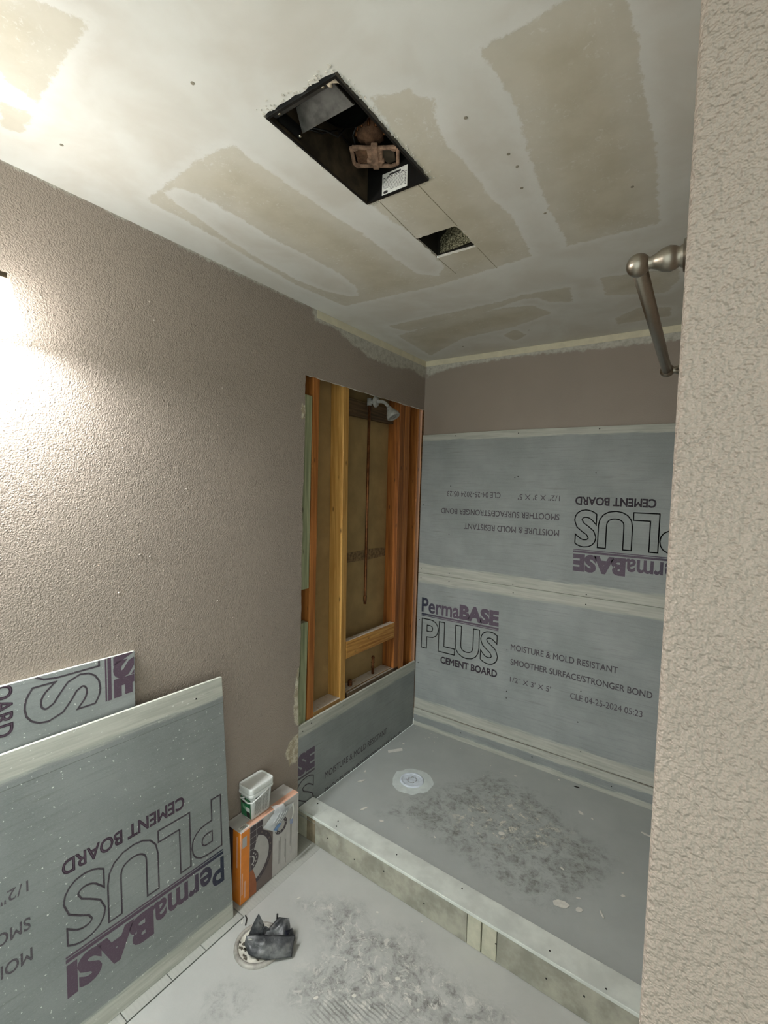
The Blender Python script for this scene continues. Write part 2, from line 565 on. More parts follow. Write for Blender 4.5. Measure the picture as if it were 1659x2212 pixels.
def hole_lip(r, name):
    b = MB()
    x0, x1, y0, y1 = r
    e = 0.005
    z0, z1 = H + 0.0005, H + (0.0135 if name == 'cut_edge' and r is FAN else 0.009)
    b.box(x0 - e, x0 - 0.001, y0, y1, z0, z1); b.box(x1 + 0.001, x1 + e, y0, y1, z0, z1)
    b.box(x0, x1, y0 - e, y0 - 0.001, z0, z1); b.box(x0, x1, y1 + 0.001, y1 + e, z0, z1)
    return b.build(name, M['gypsum'], ceil)


hole_lip(FAN, 'cut_edge'); hole_lip(DUCT, 'cut_edge')
# scored pencil lines beside the duct cut-out, and screw dimples
b = MB()
for x0, y0, x1, y1 in ((0.868, 1.13, 0.870, 1.366), (0.735, 1.14, 0.722, 1.366), (0.870, 1.52, 0.872, 1.70), (0.72, 1.52, 0.722, 1.66)):
    b.hexa([(x0 - .0008, y0, H - .0006), (x0 + .0008, y0, H - .0006), (x1 + .0008, y1, H - .0006), (x1 - .0008, y1, H - .0006)],
           [(x0 - .0008, y0, H + .001), (x0 + .0008, y0, H + .001), (x1 + .0008, y1, H + .001), (x1 - .0008, y1, H + .001)])
b.build('pencil_line', m_plain('pencil', (140, 130, 108), 0.8), ceil)
for x, y in ((1.075, 0.985), (1.115, 1.145), (1.118, 1.20), (1.10, 1.29), (1.12, 1.44), (1.35, 1.44), (0.20, 0.53), (0.64, 0.60), (0.76, 2.43), (0.35, 2.52)):
    b = MB(); b.lathe([(0, -0.001), (0.004, -0.001), (0.005, 0.0015)], (x, y, H), (0, 0, 1), 10)
    b.build('screw_dimple', m_plain('dimple', (136, 128, 112), 0.9) if 'dimple' not in bpy.data.materials else bpy.data.materials['dimple'], ceil)

# crumbs of torn paper around the fan opening
b = MB()
for i in range(150):
    side = rnd.choice('aabbcd')
    t_ = rnd.random()
    o_ = abs(rnd.gauss(0, 0.006)) + 0.001
    x0, x1, y0, y1 = FAN
    p = {'a': (x1 + o_, y0 + t_ * (y1 - y0)), 'b': (x0 + t_ * (x1 - x0), y0 - o_ * 1.6), 'c': (x0 + t_ * (x1 - x0), y1 + o_), 'd': (x0 - o_ * .6, y0 + t_ * (y1 - y0))}[side]
    s = rnd.uniform(0.0012, 0.0035)
    b.prism([(p[0] + s * math.cos(a + t_ * 6) * rnd.uniform(.5, 1.3), p[1] + s * math.sin(a + t_ * 6) * rnd.uniform(.5, 1.3)) for a in (0, 1.3, 2.5, 3.9, 5.1)], H - rnd.uniform(0.0006, 0.002), H + 0.0005)
crumb = b.build('torn_edge_crumbs', M['gypsum'], ceil)
crumb['kind'] = 'stuff'

# ------------------------------------------------------------------ left wall (open bay beside the shower)
YO, ZO = 1.600, 2.106
WMUD = [(1.629, 2.43), (1.629,2.405),(1.661,2.363),(1.787,2.372),(1.896,2.341),(2.098,2.295),(2.328,2.296),(2.563,2.333),(2.622,2.311),(2.710,2.309),(2.72, 2.43)]
WTOP = [(-1.3, 2.425), (-1.3, 2.440), (1.63, 2.440), (1.63, 2.412), (1.2, 2.409), (0.9, 2.414)]
WTEAR = [(1.605, 0.732),(1.583,0.722),(1.570,0.660),(1.563,0.563),(1.565,0.484),(1.588,0.436),(1.61,0.44)]
WTEAR2 = [(1.578,0.402),(1.540,0.382),(1.510,0.329),(1.532,0.300),(1.552,0.245),(1.56,0.28),(1.59,0.256),(1.605,0.30),(1.605, 0.40)]
WTEAR3 = [(1.585,1.98),(1.576,1.95),(1.58,1.90),(1.60,1.88),(1.605,1.96)]
us = lines(-1.3, D, 0.02, YO)
vs = lines(ZF, H, 0.02, ZO, 0.0)


def wall_pt(y, z):
    if abs(y - YO) < 1e-4 and 0.01 < z < ZO:
        y += 0.006 * (noise.noise((z * 9, 1.7, 0)) + 0.5 * noise.noise((z * 40, 4.1, 0)))
        if 0.44 < z < 0.73:
            y -= 0.006
    if abs(z - ZO) < 1e-4 and y > YO:
        z += 0.004 * (noise.noise((y * 14, 8.7, 0)) + 0.6 * noise.noise((y * 60, 2.1, 0)))
    return (0.0, y, z)


pts, faces, uv = sheet(us, vs, lambda y, z: y > YO and 0.0 < z < ZO, wall_pt)
mb = MB()
mb.add(pts, faces, 0)
nedge = len(pts)
# broken gypsum edge of the opening
lo = [i for i, (y, z) in enumerate(uv) if abs(y - YO) < 1e-4 and -1e-4 <= z <= ZO + 1e-4]
lo.sort(key=lambda i: uv[i][1])
hi = [i for i, (y, z) in enumerate(uv) if abs(z - ZO) < 1e-4 and y >= YO - 1e-4]
hi.sort(key=lambda i: uv[i][0])
path = lo + hi[1:]
back = []
for i in path:
    x, y, z = pts[i]
    mb.v.append((-0.0127, y + rnd.uniform(-.002, .002), z + rnd.uniform(-.002, .002)))
    back.append(len(mb.v) - 1)
for k in range(len(path) - 1):
    mb.f.append((path[k], back[k], back[k + 1], path[k + 1])); mb.m.append(1)
allp = np.array(mb.v)
mud = union_sdf(allp[:, 1], allp[:, 2], [WMUD, WTOP])
tear = union_sdf(allp[:, 1], allp[:, 2], [WTEAR, WTEAR2, WTEAR3])
wl = mb.build('wall_left', [M['paint'], M['gypsum']], attrs={'mud': mud, 'tear': tear})
put(wl, 'taupe textured wall with the shower bay cut open to the studs', kind='structure')
OFF[wl.name] = Vector(wl.location)
pop_mat = m_plain('painted_nail_pop', (176, 164, 152), 0.6)
pop = MB()
pop.lathe([(0.0001, 0.003), (0.0022, 0.0026), (0.0034, 0.0)], (0, 0, 0), (1, 0, 0), 10)
for y, z in ((1.001,1.571),(0.831,1.348),(0.762,1.230),(1.137,1.135),(1.382,1.210),(0.879,2.134),(0.863,2.190),(0.866,1.338),(1.15,1.96)):
    q = MB(); q.v = [(a, b_ + y, c + z) for a, b_, c in pop.v]; q.f = pop.f; q.m = pop.m
    q.build('nail_pop', pop_mat, wl, smooth=True)

# ------------------------------------------------------------------ back wall, right wall, floors
FMUD = [(0.0, 2.43), (0.002,2.355),(0.021,2.308),(0.055, 2.325),(0.088,2.339),(0.265,2.361),(0.560,2.366),(0.642,2.368),(1.060,2.352),(1.426,2.345),(1.54, 2.34),(1.54, 2.43)]
pts, faces, uv = sheet(lines(0, XR, 0.02), lines(0.0, H, 0.02), lambda a, b_: False, lambda x, z: (x, D, z))
mb = MB(); mb.add(pts, faces)
wb = mb.build('wall_back', M['paint_smooth'], attrs={'mud': poly_sdf(uv[:, 0], uv[:, 1], FMUD), 'tear': np.full(len(uv), 1.0)})
put(wb, 'taupe shower wall above the cement boards with a white taped top', kind='structure')

# right wall: L-shaped, its near corner rounded by a corner bead
R = 0.007
prof = [(XR, D), (XR, YE + R)] + [(XR + R - R * math.cos(a), YE + R - R * math.sin(a)) for a in (0.3, 0.7, 1.1, 1.57)] + [(2.70, YE)] + [(2.70, YE + 0.115), (XR + 0.115, YE + 0.115), (XR + 0.115, D)]
mb = MB(); mb.prism(prof, ZF, H - 0.001)
wr = mb.build('wall_right', M['paint_near'])
put(wr, 'taupe orange-peel wall ending in a corner close to the camera', kind='structure')
# cream tape line along the corner where wall meets ceiling in the shower
mb = MB(); mb.box(0.002, XR - .002, D - 0.0022, D - 0.0002, H - 0.034, H - 0.0008); mb.box(0.0002, 0.0022, 1.67, D - 0.003, H - 0.036, H - 0.0008)
put(mb.build('trim_1', m_plain('cream_corner_tape', (214, 206, 180), 0.7, 0, 0.06, 20)), 'cream paper tape along the top of the shower walls', kind='structure')

ST_A = [(0.234,1.311),(0.326,1.433),(0.493,1.501),(0.572,1.457),(0.727,1.534),(0.798,1.516),(0.816,1.465),(0.914,1.474),(1.157,1.469),(1.170,1.384),(0.761,1.073),(0.572,1.028),(0.471,1.022),(0.446,1.153),(0.466,1.251),(0.360,1.289)]
ST_B = [(0.250,0.914),(0.300,0.988),(0.401,1.024),(0.468,0.986),(0.465,0.932),(0.322,0.800),(0.288,0.855)]
RIDGE = [(0.587,1.142),(0.805,1.264),(0.891,1.240),(0.724,1.10),(0.60,1.02)]
SH_A = [(0.323,2.004),(0.463,2.253),(0.617,2.529),(0.966,2.488),(1.181,2.319),(1.345,2.268),(1.323,2.044),(1.173,1.781),(1.011,1.735),(0.788,1.792),(0.534,1.836),(0.289,1.807)]
SH_L = [(0.565,2.054),(0.762,2.429),(1.146,2.292),(1.095,2.082),(0.888,1.961),(0.672,1.939)]
XS = 0.1545
pts, faces, uv = sheet(lines(XS, 2.7, 0.02), lines(-1.3, 1.68, 0.02), lambda a, b_: False, lambda x, y: (x, y, ZF))
mb = MB(); mb.add(pts, faces)
fl = mb.build('floor', M['floor'], attrs={'stain': union_sdf(uv[:, 0], uv[:, 1], [ST_A, ST_B]), 'lite': poly_sdf(uv[:, 0], uv[:, 1], ST_A), 'ridge': poly_sdf(uv[:, 0], uv[:, 1], RIDGE)})
put(fl, 'dusty grey concrete bathroom floor with scraped thinset patches', kind='structure')
OFF[fl.name] = Vector(fl.location)
mb = MB(); mb.box(0, 2.7, -1.3, 1.68, ZF - 0.06, ZF - 0.012)
put(mb.build('floor_base', M['dark']), 'dark slab base below the floor', kind='structure')
# narrow strips of old bed left along the wall, with a dark saw cut beside them
strip_mat = m_floor('old_floor_strip', srgb(174, 175, 168), srgb(120, 118, 110), srgb(190, 188, 180))
ed = [-1.3, 0.30, 0.56, 0.711, 0.864, 0.993, 1.16]
for a, c in zip(ed[:-1], ed[1:]):
    mb = MB(); mb.box(0.002, XS - 0.005, a + 0.0015, c - 0.0015, ZF - 0.011, ZF)
    mb.build('floor_strip', strip_mat, fl, bevel=0.001)
mb = MB(); mb.box(0.002, XS - 0.0005, 1.162, 1.62, ZF - 0.011, ZF)
mb.build('floor_strip', strip_mat, fl)

pts, faces, uv = sheet(lines(0, XR, 0.02), lines(1.60, D, 0.02), lambda a, b_: False, lambda x, y: (x, y, 0.0012 * noise.noise((x * 4, y * 4, 0))))
mb = MB(); mb.add(pts, faces)
sf = mb.build('floor_shower', M['shower_floor'], attrs={'stain': poly_sdf(uv[:, 0], uv[:, 1], SH_A), 'lite': poly_sdf(uv[:, 0], uv[:, 1], SH_L), 'ridge': np.full(len(uv), 1.0)})
put(sf, 'grey mortar shower floor with blotchy pale scrapes', kind='structure')

# ------------------------------------------------------------------ open stud bay in the left wall
mb = MB(); mb.box(-0.115, -0.1025, 1.35, D + 0.12, -0.02, H)
put(mb.build('wall_cavity', M['backpaper']), 'brown paper back of the next room drywall inside the stud bay', kind='structure')
mb = MB(); mb.box(-0.1025, -0.0135, 1.35, D + 0.1, 2.32, H); mb.box(-0.1025, -0.0135, 1.34, 1.36, -0.02, 2.32); mb.box(-0.1025, -0.0135, D + 0.09, D + 0.11, -0.02, 2.32)
put(mb.build('wall_plate', M['old_y']), 'dark top plate hidden above the stud bay', kind='structure')


def stud(name, mat, yb, yt, w, label, z0=0.01, z1=2.315, x0=-0.102, x1=-0.0135, group='studs in the open wall', cat='stud'):
    """yb, yt: near edge at the bottom and at the top (studs lean a little)"""
    b = MB()
    b.hexa([(x0, yb, z0), (x1, yb, z0), (x1, yb + w, z0), (x0, yb + w, z0)], [(x0, yt, z1), (x1, yt, z1), (x1, yt + w, z1), (x0, yt + w, z1)])
    o = b.build(name, mat, bevel=0.003)
    return put(o, label, cat, group)


stud('treated_board', M['green'], 1.607, 1.606, 0.058, 'upper green treated board at the left edge of the open wall', 1.094, 2.02, -0.052, -0.0135, 'treated boards', 'board')
stud('treated_board', M['green'], 1.600, 1.607, 0.058, 'lower green treated board at the left edge of the open wall', 0.30, 0.930, -0.052, -0.0135, 'treated boards', 'board')
stud('wall_stud', M['fir'], 1.672, 1.670, 0.044, 'thin orange stud beside the green treated boards')
stud('wall_stud', M['pine'], 1.930, 1.893, 0.044, 'wide yellow pine stud left of the copper shower pipe', x0=-0.102)
stud('wall_stud', M['old'], 2.446, 2.440, 0.054, 'dark orange stud right of the shower head')
stud('wall_stud', M['fir'], 2.503, 2.496, 0.058, 'reddish orange stud doubled behind the one by the shower head')
stud('wall_stud', M['fir'], 2.655, 2.660, 0.046, 'orange corner stud touching the cement board wall')
mb = MB(); mb.box(-0.052, -0.0135, 1.968, 2.444, 0.655, 0.752)
put(mb.build('blocking', M['pine_y'], bevel=0.003), 'short pine crosspiece between the studs below the pipe end', 'board')
mb = MB(); mb.box(-0.102, -0.0135, 1.718, 1.928, 0.39, 0.455)
put(mb.build('blocking', M['sill'], bevel=0.003), 'dusty sill block left of the yellow pine stud', 'board')
mb = MB(); mb.box(-0.102, -0.0300, 1.978, 2.442, 0.39, 0.462)
put(mb.build('blocking', M['sill'], bevel=0.003), 'dusty sill block holding the copper stubs', 'board')
mb = MB(); mb.box(-0.0285, -0.0135, 1.985, 2.50, 0.40, 0.458)
put(mb.build('wood_strip', M['old_y'], bevel=0.002), 'dark moldy wood strip in front of the copper stubs', 'board')
mb = MB(); mb.box(-0.100, -0.062, 1.94, 2.438, 1.985, 2.075)
put(mb.build('blocking', M['old_y'], bevel=0.003), 'dark crosspiece behind the shower arm', 'board')
# strip of torn paper stuck across the back of the bay
mb = MB(); mb.prism([(1.98, 1.158), (2.1, 1.163), (2.25, 1.158), (2.44, 1.163), (2.44, 1.215), (2.3, 1.222), (2.1, 1.217), (1.98, 1.222)], 0.0, 0.002, lambda p: (-0.1025 + p[2], p[0], p[1]))
put(mb.build('adhesive_band', m_plain('crusty_adhesive', (128, 104, 72), 0.95, 0, 0.4, 60, 0.8)), 'crusty brown adhesive band across the back of the stud bay', 'adhesive')

# copper riser, stubs and shower head
mb = MB(); mb.tube([(-0.045, 2.168, 0.916), (-0.045, 2.168, 1.00), (-0.045, 2.165, 1.5), (-0.045, 2.162, 2.075)], 0.0085, 12)
rp = thing('copper_pipe', (-0.045, 2.168, 0.916), 'long copper riser pipe hanging below the shower head', 'pipe')
mb.build('pipe', M['copper'], rp, smooth=True)
b = MB(); b.lathe([(0.0085, 0), (0.0105, 0.001), (0.0105, 0.035), (0.0085, 0.036)], (-0.045, 2.168, 0.930), (0, 0, 1), 12); b.build('coupling', M['copper'], rp, smooth=True)
b = MB(); b.tube([(-0.045, 2.162, 2.055), (-0.045, 2.162, 2.095)], 0.014, 12); b.tube([(-0.045, 2.162, 2.075), (-0.02, 2.168, 2.075)], 0.012, 12); b.build('elbow', M['grey_plastic'], rp, smooth=True)
for y, z1, r, lab in ((2.285, 0.571, 0.0085, 'taller copper stub rising from the dusty sill block'), (2.065, 0.495, 0.011, 'short threaded copper stub beside the yellow pine stud')):
    st = thing('copper_stub', (-0.06, y, 0.462), lab, 'pipe')
    b = MB(); b.tube([(-0.06, y, 0.4625), (-0.06, y, z1)], r, 12); b.build('pipe', M['copper'], st, smooth=True)
    for k in range(3):
        b = MB(); b.lathe([(r, 0), (r + 0.0025, 0.002), (r + 0.0025, 0.005), (r, 0.007)], (-0.06, y, z1 - 0.012 - k * (0.009 if r > .01 else 0.03)), (0, 0, 1), 12)
        b.build('ring', M['copper'], st, smooth=True)

sh = thing('showerhead', (0.0, 2.172, 2.075), 'dusty grey shower head on a bent arm in the open wall', 'shower head')
b = MB(); b.lathe([(0.0, 0.018), (0.014, 0.018), (0.024, 0.013), (0.031, 0.003), (0.032, 0.0), (0.012, 0.0)], (-0.012, 2.172, 2.075), (1, 0.12, -0.02), 28); b.build('escutcheon', M['grey_plastic'], sh, smooth=True)
b = MB(); b.tube([(-0.04, 2.172, 2.075), (0.0, 2.172, 2.075), (0.035, 2.172, 2.073), (0.055, 2.172, 2.064), (0.072, 2.172, 2.048), (0.086, 2.172, 2.031)], 0.0095, 14); b.build('arm', M['grey_plastic'], sh, smooth=True)
hd = Vector((0.52, 0.06, -0.85)).normalized()
b = MB(); b.lathe([(0.0, -0.004), (0.012, -0.004), (0.016, 0.004), (0.016, 0.010), (0.024, 0.022), (0.034, 0.040), (0.0375, 0.052), (0.0375, 0.060), (0.034, 0.064), (0.031, 0.061), (0.0, 0.061)], (0.082, 2.172, 2.034), hd, 32); head = b.build('head', M['grey_plastic'], sh, smooth=True)
b = MB(); b.lathe([(0.0, 0.0635), (0.012, 0.0635), (0.013, 0.0615)], (0.082, 2.172, 2.034), hd, 20); b.build('nozzle_plate', M['ink_grey'], head, smooth=True)

# ------------------------------------------------------------------ cement boards
_fc = {}


def text_raw(s, bold=0.0, line=0.0):
    cu = bpy.data.curves.new('lettering', 'FONT')
    cu.body = s
    cu.offset = bold
    cu.resolution_u = 4
    if line:
        cu.fill_mode = 'NONE'
        cu.bevel_depth = line
        cu.bevel_resolution = 0
    else:
        cu.fill_mode = 'FRONT'
    ob = bpy.data.objects.new('lettering', cu)
    COL.objects.link(ob)
    dg = bpy.context.evaluated_depsgraph_get()
    me = bpy.data.meshes.new_from_object(ob.evaluated_get(dg))
    vs = np.array([v.co[:2] for v in me.vertices])
    fs = [tuple(p.vertices) for p in me.polygons]
    bpy.data.objects.remove(ob)
    bpy.data.curves.remove(cu)
    bpy.data.meshes.remove(me)
    return vs, fs


def text_mesh(s, bold=0.0, line=0.0):
    """flat lettering in a unit box; line > 0 gives the hollow outline, long lines are thickened by stroking their outline"""
    if len(s) > 6 and bold and not line:
        vs, fs = text_raw(s)
        v2_, f2_ = text_raw(s, 0.0, bold)
        fs = fs + [tuple(k + len(vs) for k in f) for f in f2_]
        vs = np.vstack([vs, v2_])
    else:
        vs, fs = text_raw(s, bold, line)
    vs = (vs - vs.min(axis=0)) / (np.ptp(vs, axis=0) + 1e-9)
    return vs, fs


LAYOUT = {
    'perma': ('Perma', (0.036, 0.657, 0.310, 0.755), 0.022, 0, 'ink', 'brand_lettering'),
    'base': ('BASE', (0.310, 0.657, 0.568, 0.753), 0.060, 0, 'ink', 'brand_lettering'),
    'bar': (None, (0.037, 0.640, 0.569, 0.651), 0, 0, 'ink', 'underline'),
    'bar2': (None, (0.037, 0.632, 0.569, 0.637), 0, 0, 'ink', 'underline'),
    'plus': ('PLUS', (0.040, 0.415, 0.572, 0.620), 0.030, 0.0105, 'ink_line', 'outlined_lettering'),
    'cement': ('CEMENT BOARD', (0.188, 0.347, 0.571, 0.392), 0.026, 0, 'ink', 'product_lettering'),
    'moist': ('MOISTURE & MOLD RESISTANT', (0.648, 0.536, 1.221, 0.572), 0.010, 0, 'ink_small', 'small_lettering'),
    'smooth': ('SMOOTHER SURFACE/STRONGER BOND', (0.650, 0.448, 1.384, 0.483), 0.010, 0, 'ink_small', 'small_lettering'),
    'half': ('1/2" X 3\' X 5\'', (0.652, 0.345, 0.888, 0.377), 0.004, 0, 'ink_small', 'small_lettering'),
    'cle': ('CLE 04-25-2024 05:23', (0.993, 0.339, 1.345, 0.373), 0.004, 0, 'ink_small', 'small_lettering'),
}
ALL = list(LAYOUT)


def print_on(root, keys, fn, clip=None, zoff=0.0003, over=None, deep=False):
    """lay the printed lines on a board: fn maps layout (x, y) to board-local (x, y); clip = (x0, y0, x1, y1) in board-local"""
    for k in keys:
        s, rc, bold, line, mk, nm = (over or {}).get(k, LAYOUT[k])
        if s is None:
            n = 24
            vs = np.array([(i / n, j) for j in (0.0, 1.0) for i in range(n + 1)])
            fs = [(i, i + 1, n + 2 + i, n + 1 + i) for i in range(n)]
        else:
            if (s, bold, line) not in _fc:
                _fc[(s, bold, line)] = text_mesh(s, bold, line)
            vs, fs = _fc[(s, bold, line)]
        lx = rc[0] + vs[:, 0] * (rc[2] - rc[0])
        ly = rc[1] + vs[:, 1] * (rc[3] - rc[1])
        bm = bmesh.new()
        lay = bm.verts.layers.float.new('run')
        bv = []
        for x, y in zip(lx, ly):
            q = fn(x, y)
            v = bm.verts.new((q[0], q[1], zoff))
            v[lay] = min(1.0, max(0.0, (x - 0.06) / 0.16)) if mk.startswith('ink') and s in ('Perma', None) else 1.0
            bv.append(v)
        for f in fs:
            try:
                bm.faces.new([bv[i] for i in f])
            except ValueError:
                pass
        if clip:
            for co, no in (((clip[0], 0, 0), (-1, 0, 0)), ((0, clip[1], 0), (0, -1, 0)), ((clip[2], 0, 0), (1, 0, 0)), ((0, clip[3], 0), (0, 1, 0))):
                bmesh.ops.bisect_plane(bm, geom=bm.verts[:] + bm.edges[:] + bm.faces[:], plane_co=co, plane_no=no, clear_outer=True)
        if not bm.faces:
            bm.free(); continue
        if not line:
            bmesh.ops.recalc_face_normals(bm, faces=bm.faces)
        for f in bm.faces:
            f.normal_update()
            if f.normal.z < 0:
                f.normal_flip()
        me = bpy.data.meshes.new(nm)
        bm.to_mesh(me); bm.free()
        me.materials.append(M['ink_deep'] if deep and mk == 'ink' else M[mk])
        o = bpy.data.objects.new(nm, me)
        COL.objects.link(o)
        o.parent = root


def board(name, label, origin, uaxis, vaxis, outline, thick, mat, group=None):
    """root at the lower left corner; local x along the board, y up its face, z out of its face (front at z = 0)"""
    u = Vector(uaxis).normalized()
    v = Vector(vaxis).normalized()
    n = u.cross(v).normalized()
    v = n.cross(u)
    o = Vector(origin)
    mx = Matrix(((u.x, v.x, n.x, o.x), (u.y, v.y, n.y, o.y), (u.z, v.z, n.z, o.z), (0, 0, 0, 1)))
    root = thing(name, (0, 0, 0), label, 'cement board', group, matrix=mx)
    b = MB()
    k = len(outline)
    b.prism(outline, -thick, 0.0)
    b.m = [0, 0] + [1] * k
    b.m[0] = 1
    b.build('panel', [mat, M['edge']], root, bevel=0.0012)
    return root


def screws(root, pts):
    for x, y in pts:
        b = MB(); b.lathe([(0.0001, 0.0008), (0.0028, 0.0008), (0.0034, 0.0), (0.0034, -0.001)], (x, y, 0), (0, 0, 1), 8)
        b.build('screw', M['screw'], root)


T = 0.0127
YB = D - 0.0005 - T
rect = lambda w, h: [(0, 0), (w, 0), (w, h), (0, h)]
ZB1, ZB2 = 0.120, 1.0365
BW = XR - 0.004
# lower board of the back wall, print upright
bd = board('cement_board', 'grey cement board low on the back shower wall, its print upright', (0.002, YB, ZB1), (1, 0, 0), (0, 0, 1), rect(BW, 0.9145), T, m_board('board_back_low', 0.9145, 0.062, 0.07, 1.05), 'cement boards fixed to the shower walls')
print_on(bd, ALL, lambda x, y: (x - 0.002, y), (0, 0, BW, 0.914))
screws(bd, [(0.624, 0.530), (0.632, 0.281), (0.632, 0.240), (1.045, 0.394), (1.037, 0.220), (0.021, 0.883), (0.227, 0.886), (0.646, 0.877), (1.047, 0.875), (0.02, 0.31), (0.02, 0.60), (1.06, 0.06)])
# upper board, print upside down
bu = board('cement_board', 'grey cement board high on the back shower wall, its print upside down', (0.002, YB, ZB2), (1, 0, 0), (0, 0, 1), [(0, 0), (BW, 0), (BW, 0.908), (0.6, 0.914), (0, 0.905)], T, m_board('board_back_high', 0.91, 0.040, 0.062, 1.03), 'cement boards fixed to the shower walls')
print_on(bu, ALL, lambda x, y: (1.538 - x, 1.922 - ZB2 - y), (0, 0, BW, 0.9))
screws(bu, [(0.235, 0.893), (0.637, 0.893), (1.070, 0.898), (0.215, 0.578), (0.627, 0.636), (0.645, 0.642), (1.064, 0.666), (0.215, 0.272), (0.021, 0.031), (0.226, 0.022), (0.642, 0.010), (1.047, 0.012), (0.02, 0.45)])
# ripped strip along the foot of the wall
bs = board('cement_board', 'narrow ripped cement board strip along the foot of the back wall', (0.002, YB - 0.004, 0.0), (1, 0, 0), (0, 0, 1), [(0, 0), (BW, 0), (BW, 0.112), (1.0, 0.115), (0.5, 0.112), (0, 0.116)], T, m_board('board_foot', 0.115, 0.04, 0.03), 'cement boards fixed to the shower walls')
screws(bs, [(0.35, 0.055), (0.8, 0.06), (1.22, 0.05)])
# side panel under the open studs
PH = 0.434
PY0 = 1.598
bp = board('cement_board', 'low cement board panel under the open studs beside the shower floor', (0.0, PY0, 0.0), (0, 1, 0), (0, 0, 1), [(0, 0), (D - PY0 - T - 0.003, 0), (D - PY0 - T - 0.003, PH + .004), (0, PH)], T, m_board('board_side', PH, 0.06, 0.0, 0.98), 'cement boards fixed to the shower walls')
sid = {'base': ('SE', (0.446, 0.642, 0.568, 0.753), 0.07, 0, 'ink', 'brand_lettering'), 'plus': ('S', (0.438, 0.415, 0.572, 0.620), 0.030, 0.0105, 'ink_line', 'outlined_lettering'),
       'bar': (None, (0.30, 0.626, 0.569, 0.636), 0, 0, 'ink_small', 'underline')}
print_on(bp, ['base', 'bar', 'plus', 'moist', 'smooth'], lambda x, y: (x + 1.149 - PY0, y - 0.463), (0.002, 0.002, 1.05, PH), over=sid)
screws(bp, [(0.03, PH - 0.035), (0.09, PH - 0.018), (0.34, PH - 0.02), (0.62, PH - 0.02), (0.86, PH - 0.02)])

# two loose boards leaning on the left wall
b2o = Vector((0.1215, 1.135, ZF + 0.0005))
u2 = Vector((0.030, 1.0, 0.0)).normalized()
v2 = Vector((-0.0615, 0.0, 0.945)).normalized()
L2, H2 = 0.85, 0.952
bl = board('cement_board', 'large loose cement board leaning on the left wall, its print upside down', b2o - u2 * L2, u2, v2, [(0, 0), (L2, 0), (L2 - 0.020, H2), (0, H2)], T, m_board('board_lean_front', H2, 0.075, 0.065, 0.90, 0.8, 0.098), 'loose cement boards')
ov = {'base': ('BASI', (0.310, 0.657, 0.568, 0.757), 0.055, 0, 'ink', 'brand_lettering')}
print_on(bl, ['perma', 'base', 'bar', 'bar2', 'plus', 'cement', 'moist', 'smooth', 'half'], lambda x, y: (L2 - x, 0.926 - y), (0, 0, L2, H2), over=ov, deep=True)
screws(bl, [(L2 - 0.13, 0.905)])
b1o = Vector((0.0600, 0.800, ZF + 0.0005))
u1 = Vector((0.0, 1.0, 0.0))
v1 = Vector((-0.0460, 0.0, 1.12)).normalized()
L1, H1 = 0.90, 1.128
b1 = board('cement_board', 'smaller loose cement board behind the large leaning one, its print turned sideways', b1o - u1 * L1, u1, v1, [(0, 0), (L1, 0), (L1 + 0.006, H1), (0, H1 + 0.004)], T, m_board('board_lean_rear', 3.0, 0, 0, 0.98, 0.8), 'loose cement boards')
print_on(b1, ['base', 'bar', 'bar2', 'plus', 'cement'], lambda x, y: (0.079 - (0.800 - L1) + y, 1.46 + 0.1 - x), (0, 0, L1 + 0.003, H1), deep=True)

# ------------------------------------------------------------------ shower curb
yf = lambda x: 1.603 - 0.028 * x
yb_ = lambda x: 1.706 - 0.032 * x
cu = thing('shower_curb', (0.75, 1.62, ZF), 'long low shower curb faced with cement board across the doorway floor', 'curb')


def curb_piece(name, x0, x1, y0a, y1a, z0, z1, mat, bev=0.002):
    b = MB()
    lo_ = [(x0, y0a(x0), z0), (x1, y0a(x1), z0), (x1, y1a(x1), z0), (x0, y1a(x0), z0)]
    b.hexa(lo_, [(p[0], p[1], z1) for p in lo_])
    return b.build(name, mat, cu, bevel=bev)


m_top = m_plain('curb_top_board', (204, 208, 200), 0.8, 0, 0.12, 9, 0.2)
m_front = m_plain('curb_front_board', (152, 150, 136), 0.8, 0, 0.24, 14, 0.25)
m_pale = m_plain('curb_patch', (182, 180, 160), 0.85, 0, 0.10, 25, 0.2)
m_end = m_plain('curb_end_board', (134, 122, 100), 0.85, 0, 0.2, 25, 0.3)
curb_piece('top_board', 0.118, XR - 0.002, lambda x: yf(x) - 0.003, yb_, 0.0195, 0.0325, m_top)
curb_piece('top_board', 0.004, 0.117, lambda x: yf(x) - 0.001, yb_, 0.017, 0.0305, m_top)
curb_piece('core', 0.001, XR - 0.002, lambda x: yf(x) + 0.013, lambda x: yb_(x) - 0.004, ZF + 0.002, 0.0165, m_end, 0)
curb_piece('front_board', 0.118, 0.905, yf, lambda x: yf(x) + 0.0125, ZF + 0.001, 0.019, m_front)
curb_piece('front_board', 0.907, 0.962, lambda x: yf(x) - 0.0006, lambda x: yf(x) + 0.0125, ZF + 0.001, 0.019, m_pale)
curb_piece('front_board', 0.966, 1.022, lambda x: yf(x) - 0.0006, lambda x: yf(x) + 0.0125, ZF + 0.001, 0.019, m_pale)
curb_piece('front_board', 1.024, XR - 0.002, yf, lambda x: yf(x) + 0.0125, ZF + 0.001, 0.019, m_front)
curb_piece('front_board', 0.060, 0.117, lambda x: yf(x) + 0.002, lambda x: yf(x) + 0.0125, ZF + 0.001, 0.0165, m_end)
curb_piece('front_board', 0.001, 0.059, lambda x: yf(x) + 0.003, lambda x: yf(x) + 0.0125, ZF + 0.001, 0.0165, m_pale)
